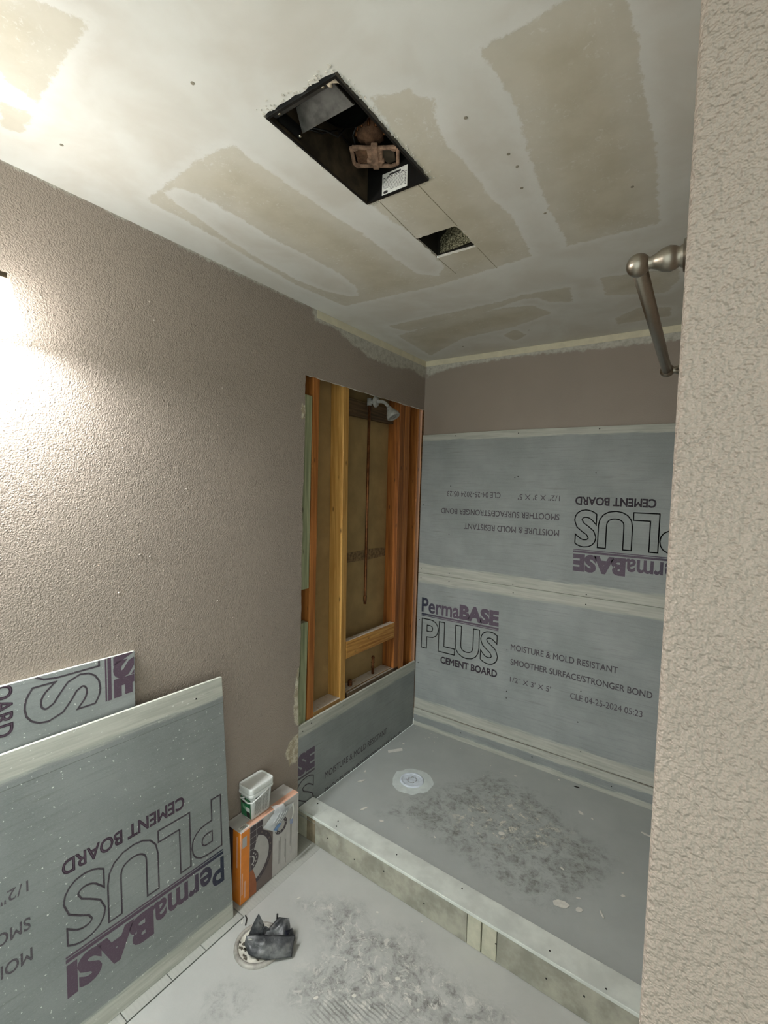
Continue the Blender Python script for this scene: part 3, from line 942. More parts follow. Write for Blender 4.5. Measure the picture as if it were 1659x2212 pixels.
for x, y in ((0.22, 1.645), (0.235, 1.615), (0.55, 1.64), (0.85, 1.65), (1.2, 1.60), (1.38, 1.58), (0.06, 1.68)):
    b = MB(); b.lathe([(0.0001, 0.001), (0.003, 0.001), (0.0035, -0.001)], (x, y, 0.0322), (0, 0, 1), 8); b.build('screw', M['screw'], cu)
for x, z in ((0.20, -0.03), (0.36, -0.05), (0.52, -0.02), (0.72, -0.05), (1.02, -0.03), (1.2, -0.04), (1.32, -0.02)):
    b = MB(); b.lathe([(0.0001, 0.001), (0.003, 0.001), (0.0035, -0.001)], (x, yf(x), z), (0, -1, 0), 8); b.build('screw', M['screw'], cu)

# ------------------------------------------------------------------ shower drain set in a disc of grout
DX, DY = 0.315, 2.155
dr = thing('shower_drain', (DX, DY, 0.0), 'round capped drain ringed with pale grout in the shower floor', 'drain')
m_grout = m_plain('pale_grout', (206, 214, 210), 0.85, 0, 0.08, 20, 0.3)
m_cap = m_plain('taped_drain_cap', (214, 222, 230), 0.6, 0, 0.12, 30, 0.4)
b = MB()
seg = 64
vs_ = [(DX, DY, 0.0030)]
for k in range(seg):
    a = 2 * math.pi * k / seg
    vs_.append((DX + 0.068 * math.cos(a), DY + 0.068 * math.sin(a), 0.0040))
for k in range(seg):
    a = 2 * math.pi * k / seg
    r = 0.112 + 0.012 * noise.noise((math.cos(a) * 2.5, math.sin(a) * 2.5, 0.3)) + 0.004 * noise.noise((math.cos(a) * 12, math.sin(a) * 12, 2.3))
    vs_.append((DX + r * math.cos(a), DY + r * math.sin(a), 0.0004))
fs_ = [(1 + k, 1 + seg + k, 1 + seg + (k + 1) % seg, 1 + (k + 1) % seg) for k in range(seg)] + [(0, 1 + k, 1 + (k + 1) % seg) for k in range(seg)]
b.add(vs_, fs_); b.build('grout_disc', m_grout, dr, smooth=True)
b = MB(); b.lathe([(0.050, 0.004), (0.052, 0.009), (0.058, 0.0105), (0.063, 0.009), (0.066, 0.003)], (DX, DY, 0), (0, 0, 1), 40); b.build('rim', m_cap, dr, smooth=True)
b = MB(); b.grid(lambda s, t: (DX + 0.051 * t * math.cos(6.2832 * s), DY + 0.051 * t * math.sin(6.2832 * s), 0.0062 + 0.0018 * noise.noise((t * 3 * math.cos(6.2832 * s), t * 3 * math.sin(6.2832 * s), 9.0))), 40, 8)
b.build('cap', m_cap, dr, smooth=True)
b = MB()
for k in range(7):
    a = k * 0.9
    p0 = Vector((DX + 0.03 * math.cos(a), DY + 0.03 * math.sin(a), 0.0085)); p1 = Vector((DX + 0.025 * math.cos(a + 1.4), DY + 0.03 * math.sin(a + 1.4), 0.0085))
    b.tube([p0, (p0 + p1) / 2 + Vector((0.004, -0.003, 0)), p1], 0.0008, 5)
b.build('tape_wrinkle', M['ink_grey'], dr)

# ------------------------------------------------------------------ exhaust fan housing in the ceiling
fx0, fx1, fy0, fy1 = 0.7005, 0.9055, 0.7415, 1.1225
fh = thing('exhaust_fan_housing', ((fx0 + fx1) / 2, (fy0 + fy1) / 2, H - 0.004), 'open black exhaust fan housing recessed in the ceiling', 'fan housing')
ZT = 2.60
tk = 0.0012
for nm, a in (('side_wall', (fx0, fx0 + tk, fy0, fy1)), ('side_wall', (fx1 - tk, fx1, fy0, fy1)), ('end_wall', (fx0 + tk, fx1 - tk, fy0, fy0 + tk)), ('end_wall', (fx0 + tk, fx1 - tk, fy1 - tk, fy1))):
    b = MB(); b.box(*a, H - 0.003, ZT); b.build(nm, M['dusty_black'] if nm == 'side_wall' else M['black_metal'], fh)
b = MB(); b.box(fx0, fx1, fy0, fy1, ZT, ZT + 0.0015); b.build('top_plate', M['dusty_black'], fh)
b = MB()
w = 0.006
for a in ((fx0, fx0 + w, fy0, fy1), (fx1 - w, fx1, fy0, fy1), (fx0 + w, fx1 - w, fy0, fy0 + w), (fx0 + w, fx1 - w, fy1 - w, fy1)):
    b.box(*a, H - 0.005, H - 0.003)
b.build('lip', M['black_metal'], fh)
# grey inner plate on which the motor sat
b = MB(); b.box(0.715, 0.90, 0.965, 1.118, 2.592, 2.598); b.build('mount_plate', m_plain('grey_mount_plate', (96, 92, 80), 0.6, 0.3, 0.4, 20), fh)
# duct damper tray at the near end
dt = None
b = MB()
b.hexa([(0.706, 0.747, 2.423), (0.880, 0.747, 2.423), (0.880, 0.768, 2.426), (0.706, 0.768, 2.426)], [(0.706, 0.744, 2.440), (0.880, 0.744, 2.440), (0.880, 0.764, 2.440), (0.706, 0.764, 2.440)])
dt = b.build('bracket_rail', m_plain('glossy_black', (70, 70, 68), 0.3, 0.2, 0.2), fh, bevel=0.004)
b = MB(); b.hexa([(0.735, 0.800, 2.462), (0.872, 0.790, 2.462), (0.872, 0.845, 2.440), (0.712, 0.845, 2.440)], [(0.735, 0.800, 2.466), (0.872, 0.790, 2.466), (0.872, 0.845, 2.444), (0.712, 0.845, 2.444)])
b.build('damper_tray', m_plain('dusty_black_plastic', (86, 84, 80), 0.38, 0, 0.5, 22), fh, bevel=0.001)
for a in ((0.708, 0.7105, 0.772, 0.842, 2.425, 2.455), (0.8695, 0.872, 0.772, 0.842, 2.44, 2.49)):
    b = MB(); b.box(*a); b.build('damper_side', M['black_metal'], fh)
b = MB(); b.lathe([(0.062, 0.0), (0.066, 0.002), (0.066, 0.09), (0.06, 0.092), (0.0, 0.092)], (0.79, 0.905, 2.505), (0, 0, 1), 30); b.build('scroll_housing', M['black_metal'], fh, smooth=True)
for x in (0.728, 0.858):
    b = MB(); b.lathe([(0.0, 0.0025), (0.003, 0.002), (0.004, 0.0)], (x, 0.756, 2.4235), (0, 0, -1), 12); b.build('bright_screw', M['bright'], fh, smooth=True)
b = MB(); b.lathe([(0.0, 0.0025), (0.003, 0.002), (0.004, 0.0)], (0.711, 0.838, 2.43), (0, 0, -1), 12); b.build('bright_screw', M['bright'], fh, smooth=True)
# motor and its linty bracket
mc = Vector((0.768, 1.04, 2.520))
mt = MB(); mt.lathe([(0.0, -0.008), (0.012, -0.008), (0.014, -0.002), (0.030, 0.002), (0.036, 0.010), (0.037, 0.045), (0.033, 0.055), (0.012, 0.058), (0.012, 0.073)], mc, (0, 0, 1), 28)
motor = mt.build('motor', M['rust'], fh, smooth=True)
b = MB()
for k in range(12):
    a = 2 * math.pi * k / 12
    p = mc + Vector((0.037 * math.cos(a), 0.037 * math.sin(a), 0.012)); b.tube([p, p + Vector((0, 0, 0.034))], 0.004, 6)
b.build('winding', M['copper'], motor, smooth=True)
b = MB(); b.lathe([(0.030, 0.0), (0.044, 0.0), (0.044, 0.006), (0.030, 0.006), (0.030, 0.0)], mc + Vector((0.012, -0.012, 0.048)), (0, 0, 1), 28); b.build('motor_ring', M['lint'], motor, smooth=True)
# bracket plate: bowtie frame with two windows, its long axis across the bay
ux = Vector((0.110, 0.069, 0)).normalized(); uy = Vector((-0.038, 0.062, 0)).normalized()
bc = Vector((0.768, 1.066, 2.488))
br = MB()
bt = 0.008


def brk(x, y, z): return bc + ux * x + uy * y + Vector((0, 0, z))


def brk_bar(x0, y0, x1, y1, w, z=0.0, h=0.009):
    d = Vector((x1 - x0, y1 - y0)); n = Vector((-d.y, d.x)).normalized() * w / 2
    q = [(x0 + n.x, y0 + n.y), (x0 - n.x, y0 - n.y), (x1 - n.x, y1 - n.y), (x1 + n.x, y1 + n.y)]
    br.hexa([brk(a, c, z) for a, c in q], [brk(a, c, z + h) for a, c in q])


for s in (-1, 1):
    brk_bar(0.0, 0.034, s * 0.060, 0.037, 0.010); brk_bar(0.0, -0.034, s * 0.060, -0.037, 0.010)
    brk_bar(s * 0.060, 0.038, s * 0.062, -0.038, 0.010); brk_bar(s * 0.010, 0.034, s * 0.014, -0.034, 0.016)
    brk_bar(s * 0.058, 0.030, s * 0.045, 0.034, 0.012); brk_bar(s * 0.058, -0.030, s * 0.045, -0.034, 0.012)
brk_bar(0, 0.04, 0, -0.046, 0.018, -0.004, 0.016)
brk_bar(-0.024, 0.012, 0.024, 0.012, 0.012, -0.002, 0.012); brk_bar(-0.02, -0.016, 0.02, -0.016, 0.010, -0.002, 0.012)
brp = br.build('motor_bracket', M['lint'], fh, bevel=0.003)
b = MB(); b.prism([(0.020, -0.028), (0.052, -0.022), (0.054, 0.018), (0.034, 0.028), (0.018, 0.010)], 0.006, 0.009, lambda p: brk(p[0], p[1], p[2])); b.build('bracket_back', M['dusty_black'], brp)
b = MB(); b.prism([(-0.054, -0.026), (-0.020, -0.026), (-0.018, 0.026), (-0.05, 0.028)], 0.006, 0.009, lambda p: brk(p[0], p[1], p[2])); b.build('bracket_back', M['rust'], brp)
for pts_ in ([(0.800, 0.985, 2.575), (0.785, 0.98, 2.545), (0.745, 0.995, 2.515), (0.742, 1.015, 2.495)], [(0.80, 0.985, 2.575), (0.806, 1.0, 2.55), (0.79, 1.02, 2.555)], [(0.81, 0.98, 2.575), (0.815, 1.01, 2.56), (0.81, 1.035, 2.555)],
             [(0.705, 0.87, 2.47), (0.715, 0.91, 2.48), (0.722, 0.96, 2.515), (0.712, 1.03, 2.52), (0.704, 1.06, 2.55)], [(0.72, 0.84, 2.452), (0.74, 0.9, 2.47), (0.75, 0.93, 2.47), (0.765, 0.94, 2.49)]):
    b = MB(); b.tube(pts_, 0.0022, 7); b.build('wire', M['wire'], fh, smooth=True)
b = MB(); b.lathe([(0.0, 0.0), (0.004, 0.001), (0.0045, 0.005), (0.0, 0.009)], (0.742, 1.015, 2.488), (0, 0, 1), 12); b.build('bright_screw', M['bright'], fh, smooth=True)
# rating label on the far end wall
lb = MB(); lb.box(0.754, 0.838, fy1 - tk - 0.0008, fy1 - tk - 0.0002, 2.423, 2.480)
lab = lb.build('rating_label', M['paper_white'], fh); lab['label'] = 'white printed rating label'
yy_ = fy1 - tk - 0.0011
b = MB()
b.box(0.778, 0.816, yy_, yy_ + .0003, 2.470, 2.475)
b.box(0.756, 0.836, yy_, yy_ + .0003, 2.4635, 2.4645)
for i in range(6):
    b.box(0.758 + i * 0.012, 0.766 + i * 0.012 + 0.002 * (i % 2), yy_, yy_ + .0003, 2.4665, 2.4685)
b.build('label_print', M['ink_dark'], lab)
b = MB()
for r_ in range(9):
    z_ = 2.4605 - r_ * 0.0034
    x_ = 0.758
    while x_ < 0.824:
        wd = rnd.uniform(0.002, 0.007)
        if not (x_ < 0.776 and r_ > 6):
            b.box(x_, min(x_ + wd, 0.826), yy_, yy_ + .0003, z_ - 0.0014, z_)
        x_ += wd + 0.0012
for i in range(8):
    b.box(0.829, 0.8345, yy_, yy_ + .0003, 2.458 - i * 0.004, 2.4605 - i * 0.004)
b.build('label_print', M['ink_grey'], lab)
b = MB(); b.prism([(0.7665 + 0.008 * math.cos(a), 2.4290 + 0.0042 * math.sin(a)) for a in [i * 0.5236 for i in range(12)]], yy_, yy_ + .0003, lambda p: (p[0], p[2], p[1])); b.build('label_logo', M['ink_dark'], lab)
# white cable pulled in over the corner
cb = thing('power_cable', (0.89, 0.76, 2.425), 'white power cable end bent into the fan housing corner', 'cable')
b = MB(); b.tube([(0.866, 0.7505, 2.430), (0.876, 0.7505, 2.4235), (0.886, 0.7525, 2.4235), (0.894, 0.765, 2.428), (0.894, 0.79, 2.434), (0.890, 0.815, 2.446)], [0.006, 0.0065, 0.006, 0.0055, 0.005, 0.003], 10); b.build('sheath', M['cable'], cb, smooth=True)
b = MB(); b.tube([(0.880, 0.749, 2.424), (0.876, 0.757, 2.421), (0.875, 0.766, 2.423)], [0.006, 0.005, 0.002], 10); b.build('split_end', M['cable'], cb, smooth=True)
b = MB(); b.tube([(0.890, 0.815, 2.446), (0.888, 0.85, 2.46), (0.886, 0.90, 2.47), (0.885, 0.95, 2.5)], 0.002, 7); b.build('conductor', M['bright'], cb, smooth=True)

# duct opening: shaft lined with speckled insulation
sx0, sx1, sy0, sy1 = DUCT
ds = thing('ceiling_shaft', ((sx0 + sx1) / 2, (sy0 + sy1) / 2, H + 0.014), 'square cut hole in the ceiling showing speckled insulation', 'ceiling hole')
b = MB()
for a in ((sx0 - .004, sx0 - .001, sy0 - .004, sy1 + .004), (sx1 + .001, sx1 + .004, sy0 - .004, sy1 + .004), (sx0 - .001, sx1 + .001, sy0 - .004, sy0 - .001), (sx0 - .001, sx1 + .001, sy1 + .001, sy1 + .004)):
    b.box(*a, H + 0.0092, 2.60)
b.box(sx0 - .004, sx1 + .004, sy0 - .004, sy1 + .004, 2.60, 2.603)
b.build('shaft', m_plain('dark_shaft', (34, 30, 22), 0.9), ds)
t = NT('speckled_insulation')
v_ = t.coords()
sp = t.ramp(t.noise(210, 5, 0.8, v_, 0.3), 0.44, 0.62)
m_ins = t.done(t.mix(sp, srgb(52, 50, 34), srgb(176, 170, 140)), 0.95, 0, t.bump(t.noise(90, 5, 0.75, v_), 1.0, 0.01), 0.1)
b = MB()


def ins(s, t_):
    x = sx0 + 0.012 + (sx1 - sx0 - 0.013) * s
    z = H + 0.010 + 0.12 * t_ * (0.35 + 0.65 * s)
    y = sy1 - 0.002 - 0.020 * (s ** 1.5) - 0.085 * t_ * s + 0.010 * noise.noise((s * 6, t_ * 6, 1.0)) * (0.3 + t_) - 0.004
    return (x, min(y, sy1 - 0.001), z)


b.grid(ins, 40, 30)
b.grid(lambda s, t_: (sx1 - 0.002 - 0.030 * s * s + 0.006 * noise.noise((s * 6, t_ * 6, 5.0)) - 0.006, sy0 + 0.02 + (sy1 - sy0 - 0.03) * (1 - s * 0.1) * t_, H + 0.016 + 0.11 * s), 30, 30)
b.build('insulation', m_ins, ds, smooth=True)

# ------------------------------------------------------------------ towel bar on the hidden side of the right wall
tb = thing('towel_bar', (XR, 1.14, 1.937), 'brushed nickel towel bar sticking out past the right wall corner', 'towel bar')
ends = ((0.827, 1.949), (1.455, 1.925))
for y, z in ends:
    b = MB(); b.lathe([(0.034, 0.0), (0.034, 0.006), (0.031, 0.010), (0.024, 0.012), (0.022, 0.016), (0.0, 0.016)], (XR, y, z), (-1, 0, 0), 32); pl = b.build('wall_plate', M['nickel'], tb, smooth=True)
    b = MB(); b.lathe([(0.016, 0.014), (0.016, 0.018), (0.0135, 0.021), (0.0165, 0.026), (0.0185, 0.033), (0.0165, 0.042), (0.011, 0.052), (0.0085, 0.058), (0.010, 0.064)], (XR, y, z), (-1, 0, 0), 28); b.build('post', M['nickel'], tb, smooth=True)
    b = MB(); b.lathe([(0.017 * math.sin(math.pi * k / 14), 0.075 - 0.017 * math.cos(math.pi * k / 14)) for k in range(15)], (XR, y, z), (-1, 0, 0), 28); b.build('ball', M['nickel'], tb, smooth=True)
b = MB(); b.tube([(XR - 0.075, ends[0][0] + 0.006, ends[0][1]), (XR - 0.075, 1.14, 1.937), (XR - 0.075, ends[1][0] - 0.006, ends[1][1])], 0.0115, 20); b.build('bar', M['nickel'], tb, smooth=True)

# ------------------------------------------------------------------ vanity light on the left wall
t = NT('lit_frosted_glass')
t.bsdf.inputs['Base Color'].default_value = (0.9, 0.9, 0.88, 1)
t.bsdf.inputs['Emission Color'].default_value = (0.98, 0.995, 0.98, 1)
t.bsdf.inputs['Emission Strength'].default_value = SHADE_GLOW
t.bsdf.inputs['Roughness'].default_value = 0.5
M['lit'] = t.mat
M['bronze'] = m_plain('dark_nickel', (92, 82, 68), 0.35, 0.9, 0.1, 60)
vl = thing('vanity_light', (0.0, 0.05, 2.12), 'vanity light with glowing white glass shade at the left picture edge', 'wall light')
b = MB(); b.box(0.0005, 0.018, -0.42, 0.39, 2.085, 2.145); b.build('backplate', M['bronze'], vl, bevel=0.006, seg=3)
SX, SZ0, SZ1 = 0.108, 1.955, 2.075
for yc in (0.405, 0.175, -0.055, -0.285):
    b = MB()
    b.tube([(0.018, yc, 2.115), (0.06, yc, 2.118), (0.09, yc, 2.115), (SX, yc, 2.10), (SX, yc, 2.088)], 0.007, 12)
    b.build('arm', M['bronze'], vl, smooth=True)
    b = MB(); b.box(SX - 0.030, SX + 0.030, yc - 0.030, yc + 0.030, 2.076, 2.090); b.hexa([(SX - .022, yc - .022, 2.09), (SX + .022, yc - .022, 2.09), (SX + .022, yc + .022, 2.09), (SX - .022, yc + .022, 2.09)], [(SX - .014, yc - .014, 2.106), (SX + .014, yc - .014, 2.106), (SX + .014, yc + .014, 2.106), (SX - .014, yc + .014, 2.106)])
    b.build('fitter', M['bronze'], vl, bevel=0.002)
    b = MB()
    r0, r1, th = 0.057, 0.033, 0.003
    sq = lambda r, z: [(SX - r, yc - r, z), (SX + r, yc - r, z), (SX + r, yc + r, z), (SX - r, yc + r, z)]
    o0, o1, i0, i1 = sq(r0, SZ0), sq(r1, SZ1), sq(r0 - th, SZ0), sq(r1 - th, SZ1 - th)
    vs_ = o0 + o1 + i0 + i1
    fs_ = []
    for k in range(4):
        k2 = (k + 1) % 4
        fs_ += [(k, k2, 4 + k2, 4 + k), (8 + k2, 8 + k, 12 + k, 12 + k2), (k2, k, 8 + k, 8 + k2)]
    fs_ += [(4, 5, 6, 7), (15, 14, 13, 12)]
    b.add(vs_, fs_)
    b.build('glass_shade', M['lit'], vl, bevel=0.002)
    ld = bpy.data.lights.new('bulb', 'POINT')
    ld.energy = LAMP_POWER
    ld.shadow_soft_size = 0.022
    ld.color = (0.93, 0.97, 1.0)
    lo_ = bpy.data.objects.new('bulb', ld)
    COL.objects.link(lo_)
    lo_.location = Vector((SX, yc, 1.972)) - OFF[vl.name]
    lo_.parent = vl

# ------------------------------------------------------------------ trim-kit carton by the wall
BX0, BX1, BY0, BY1, BZ0, BZ1 = 0.004, 0.103, 1.181, 1.502, ZF + 0.0005, 0.202
bx = thing('product_carton', (0.054, 1.34, ZF), 'upright orange and grey printed carton between leaning boards and curb', 'box')
b = MB(); b.box(BX0, BX1, BY0, BY1, BZ0, BZ1)
b.build('carton', m_plain('grey_white_card', (196, 192, 188), 0.45, 0, 0.05, 20), bx, bevel=0.0015)
M['orange'] = m_plain('orange_print', (224, 132, 44), 0.4, 0, 0.06, 20)
M['peach'] = m_plain('peach_print', (226, 176, 150), 0.45, 0, 0.05, 20)
M['plum'] = m_plain('plum_print', (74, 64, 68), 0.4, 0, 0.08, 20)
M['taupe_p'] = m_plain('taupe_print', (112, 98, 94), 0.4, 0, 0.06, 20)
M['silver_p'] = m_plain('silver_print', (176, 172, 168), 0.4, 0, 0.05, 20)
fr = lambda d: (lambda p: (BX1 + d + p[2], p[0], p[1]))       # print on the front face (y, z)


def decal(poly, mat, name, d=0.0003, fn=None):
    b = MB(); b.prism(poly, 0.0, 0.0003, fn or fr(d)); return b.build(name, mat, bx)


R4 = lambda y0, y1, z0, z1: [(y0, z0), (y1, z0), (y1, z1), (y0, z1)]
decal(R4(BY0 + .001, 1.225, BZ0 + .001, BZ1 - .001), M['orange'], 'orange_band')
decal([(1.2255, BZ0 + .001), (1.349, BZ0 + .001), (1.349, 0.113), (1.295, 0.15), (1.295, BZ1 - .001), (1.2255, BZ1 - .001)], M['taupe_p'], 'dark_panel')
decal([(1.2255, BZ0 + .001), (1.262, BZ0 + .001), (1.262, 0.012), (1.2255, 0.012)], m_plain('burnt_orange_print', (158, 92, 54), 0.4), 'orange_block', 0.0006)
decal(R4(1.2262, 1.2945, 0.073, BZ1 - .0015), M['silver_p'], 'grid_backing', 0.00045)
for r_ in range(5):
    for c_ in range(2):
        y0 = 1.227 + c_ * 0.033
        z0 = 0.176 - r_ * 0.0245
        decal(R4(y0, y0 + 0.0315, z0, z0 + 0.0230), M['plum'], 'grid_square', 0.0006)


def arc(cy, cz, r0, r1, a0, a1, n=18):
    return [(cy + r1 * math.cos(a0 + (a1 - a0) * i / n), cz + r1 * math.sin(a0 + (a1 - a0) * i / n)) for i in range(n + 1)] + [(cy + r0 * math.cos(a1 + (a0 - a1) * i / n), cz + r0 * math.sin(a1 + (a0 - a1) * i / n)) for i in range(n + 1)]


decal(arc(1.229, 0.055, 0.042, 0.098, -1.25, 1.15), M['silver_p'], 'silver_ring', 0.0009)
decal(arc(1.229, 0.055, 0.098, 0.117, -1.28, 1.20), M['plum'], 'dark_ring', 0.0009)
for i in range(8):
    a = -1.1 + i * 0.3
    decal([(1.229 + 0.1075 * math.cos(a) + 0.004 * math.cos(q), 0.055 + 0.1075 * math.sin(a) + 0.005 * math.sin(q)) for q in (0, 1.05, 2.1, 3.14, 4.2, 5.24)], M['taupe_p'], 'ring_dot', 0.0012)
decal(arc(1.229, 0.055, 0.0, 0.040, -1.45, 1.5), M['plum'], 'round_logo', 0.0012)
decal(arc(1.229, 0.055, 0.016, 0.022, -1.2, 1.2), M['silver_p'], 'logo_ring', 0.0015)
for i in range(5):
    a = -1.0 + i * 0.5
    decal([(1.229 + 0.031 * math.cos(a) + 0.003 * math.cos(q), 0.055 + 0.031 * math.sin(a) + 0.004 * math.sin(q)) for q in (0.4, 1.6, 2.9, 4.2, 5.5)], M['silver_p'], 'logo_letter', 0.0015)
decal([(1.395 + 0.036 * math.cos(i * .35), 0.110 + 0.036 * math.sin(i * .35)) for i in range(18)], M['plum'], 'round_seal', 0.0004)
decal([(1.395 + 0.022 * math.cos(i * .35), 0.110 + 0.022 * math.sin(i * .35)) for i in range(18)], M['silver_p'], 'round_seal', 0.0007)
for i in range(12):
    a = i * 0.5236
    decal([(1.395 + 0.029 * math.cos(a) + 0.003 * math.cos(q), 0.110 + 0.029 * math.sin(a) + 0.003 * math.sin(q)) for q in (0.4, 1.9, 3.4, 4.9)], M['silver_p'], 'seal_letter', 0.0007)
for y, z0, z1 in ((1.385, -0.06, 0.045), (1.392, -0.07, 0.06), (1.42, -0.05, 0.06), (1.425, -0.08, 0.03), (1.452, -0.02, 0.10), (1.458, -0.06, 0.08), (1.49, -0.098, 0.19)):
    decal(R4(y, y + 0.0018, z0, z1), M['ink_grey'] if y < 1.48 else M['silver_p'], 'grey_streak', 0.0003)
decal(R4(1.186, 1.192, -0.06, 0.03), M['peach'], 'side_text', 0.0006)
decal(R4(1.200, 1.206, -0.08, -0.01), M['peach'], 'side_text', 0.0006)
decal(R4(1.188, 1.210, 0.135, 0.178), M['silver_p'], 'blank_sticker', 0.0006)
top = lambda p: (p[0], p[1], BZ1 + 0.0003 + p[2])
decal(R4(0.070, BX1 - .001, BY0 + .02, BY1 - .001), M['peach'], 'peach_edge', fn=lambda p: (p[0], p[1], BZ1 + 0.0002 + p[2]))
decal(R4(0.071, 0.096, 1.19, 1.232), M['paper_white'], 'address_label', fn=lambda p: (p[0], p[1], BZ1 + 0.0006 + p[2]))
for k in range(3):
    decal(R4(0.076 + 0.006 * k, 0.079 + 0.006 * k, 1.196, 1.224), M['ink_grey'], 'label_line', fn=lambda p: (p[0], p[1], BZ1 + 0.0010 + p[2]))
endf = lambda p: (p[0], BY0 - 0.0003 - p[2], p[1])
decal(R4(0.055, BX1 - .001, BZ0 + .001, BZ1 - .001), M['orange'], 'orange_end', fn=endf)
decal(R4(BX0 + .001, 0.0548, BZ0 + .001, BZ1 - .001), M['plum'], 'dark_end', fn=endf)
decal(R4(0.078, 0.084, 0.05, 0.18), M['peach'], 'side_text', fn=lambda p: (p[0], BY0 - 0.0007 - p[2], p[1]))

# ------------------------------------------------------------------ plastic tub on the carton
tub = thing('plastic_tub', (0.047, 1.302, 0.2035), 'small white tub with green label and lid standing on the carton', 'tub')


def rrect(cx, cy, hx, hy, r, n=6):
    out = []
    for sx_, sy_, a0 in ((1, 1, 0), (-1, 1, 1.5708), (-1, -1, 3.1416), (1, -1, 4.7124)):
        for i in range(n + 1):
            a = a0 + 1.5708 * i / n
            out.append((cx + sx_ * (hx - r) + r * math.cos(a), cy + sy_ * (hy - r) + r * math.sin(a)))
    return out


def loft(rings):
    b = MB()
    n = len(rings[0][0])
    vs_ = [(x, y, z) for rg, z in rings for x, y in rg]
    fs_ = [(i * n + k, i * n + (k + 1) % n, (i + 1) * n + (k + 1) % n, (i + 1) * n + k) for i in range(len(rings) - 1) for k in range(n)]
    fs_ += [tuple(range(n))[::-1], tuple(range((len(rings) - 1) * n, len(rings) * n))]
    return b.add(vs_, fs_)


tcx, tcy = 0.0475, 1.303
rr = lambda dx, dy, r: rrect(tcx, tcy, dx, dy, r)
loft([(rr(0.031, 0.050, 0.012), 0.2045), (rr(0.033, 0.052, 0.013), 0.207), (rr(0.038, 0.058, 0.014), 0.312)]).build('tub_body', m_plain('translucent_tub', (196, 200, 196), 0.4, 0, 0.04, 20), tub, smooth=True)
loft([(rr(0.0385, 0.0585, 0.014), 0.305), (rr(0.0435, 0.0635, 0.016), 0.306), (rr(0.0435, 0.0635, 0.016), 0.315), (rr(0.039, 0.059, 0.014), 0.3165)]).build('tub_rim', M['white'], tub, bevel=0.001)
lid = loft([(rr(0.0395, 0.0595, 0.015), 0.317), (rr(0.0425, 0.0625, 0.016), 0.319), (rr(0.0435, 0.0635, 0.017), 0.336), (rr(0.0425, 0.0625, 0.016), 0.3415), (rr(0.039, 0.059, 0.014), 0.3425), (rr(0.036, 0.056, 0.013), 0.3385), (rr(0.02, 0.03, 0.008), 0.3385)]).build('lid', M['white'], tub, smooth=False, bevel=0.0008)
b = MB(); b.tube([(0.052, tcy - 0.066, 0.300), (0.030, tcy - 0.072, 0.297), (0.0475, tcy - 0.068, 0.292), (0.075, tcy - 0.068, 0.287), (0.0925, tcy - 0.058, 0.288), (0.0935, tcy - 0.02, 0.296), (0.0925, tcy + 0.03, 0.307)], 0.0028, 8); b.build('handle', M['white'], tub, smooth=True)


def tub_face(side, s, t_, d=0.0006):
    """point on the tub side: s along, t from base to rim"""
    hx, hy = 0.032 + 0.006 * t_, 0.051 + 0.007 * t_
    z = 0.207 + 0.100 * t_
    if side == 'end':
        return (tcx - 0.022 + 0.044 * s, tcy - hy - d, z)
    return (tcx + hx + d, tcy - 0.040 + 0.080 * s, z)


def tub_patch(side, s0, s1, t0, t1, mat, name, d, par=None):
    b = MB(); b.grid(lambda s, t_: tub_face(side, s0 + (s1 - s0) * s, t0 + (t1 - t0) * t_, d), 2, 2)
    return b.build(name, mat, par or tub, solid=0.0003)


M['tub_green'] = m_plain('green_label', (36, 116, 74), 0.4, 0, 0.25, 30)
lbl = tub_patch('end', -0.15, 1.2, 0.03, 0.86, M['tub_green'], 'green_label', 0.0012)
tub_patch('end', 0.0, 0.50, 0.60, 0.85, M['ink_dark'], 'label_block', 0.0018, lbl)
tub_patch('end', 0.62, 1.1, 0.05, 0.28, M['ink_dark'], 'label_block', 0.0018, lbl)
tub_patch('end', 0.60, 1.1, 0.30, 0.48, M['white'], 'label_block', 0.0018, lbl)
tub_patch('end', 0.55, 1.0, 0.68, 0.84, m_plain('light_green', (96, 150, 110), 0.4), 'label_block', 0.0018, lbl)
vs_, fs_ = text_mesh('Wet', 0.02)
b = MB(); b.add([tub_face('end', 0.08 + 0.5 * x, 0.34 + 0.22 * y, 0.002) for x, y in vs_], fs_); b.build('label_lettering', m_plain('pale_green_ink', (150, 190, 160), 0.5), lbl)
wl_ = tub_patch('side', 0.02, 0.98, 0.04, 0.90, m_plain('grey_text_label', (190, 192, 188), 0.5), 'text_label', 0.001)
for r_ in range(14):
    for c0, c1 in ((0.05, 0.48), (0.54, 0.70), (0.74, 0.93)):
        if r_ < 2 and c0 > 0.5: continue
        tt = 0.84 - r_ * 0.055
        tub_patch('side', c0, c1 - 0.1 * rnd.random() * (c1 - c0), tt, tt + (0.03 if r_ < 2 else 0.016), M['ink_dark'] if r_ < 2 else M['ink_grey'], 'text_line', 0.0016, wl_)

# ------------------------------------------------------------------ clear plastic pack hanging over the carton's edge
pk = thing('plastic_pack', (0.106, 1.38, 0.12), 'clear crinkled plastic pack draped over the front of the carton', 'package')
t = NT('clear_crinkled_plastic')
t.bsdf.inputs['Base Color'].default_value = (0.85, 0.88, 0.9, 1)
t.bsdf.inputs['Roughness'].default_value = 0.12
t.bsdf.inputs['Alpha'].default_value = 0.5
nz = t.noise(1.0, 3, 0.6, t.coords((60, 30, 14), rot=(0.5, 0, 0)))
t.link(t.bump(nz, 0.8, 0.006), t.bsdf.inputs['Normal'])
M['clear'] = t.mat


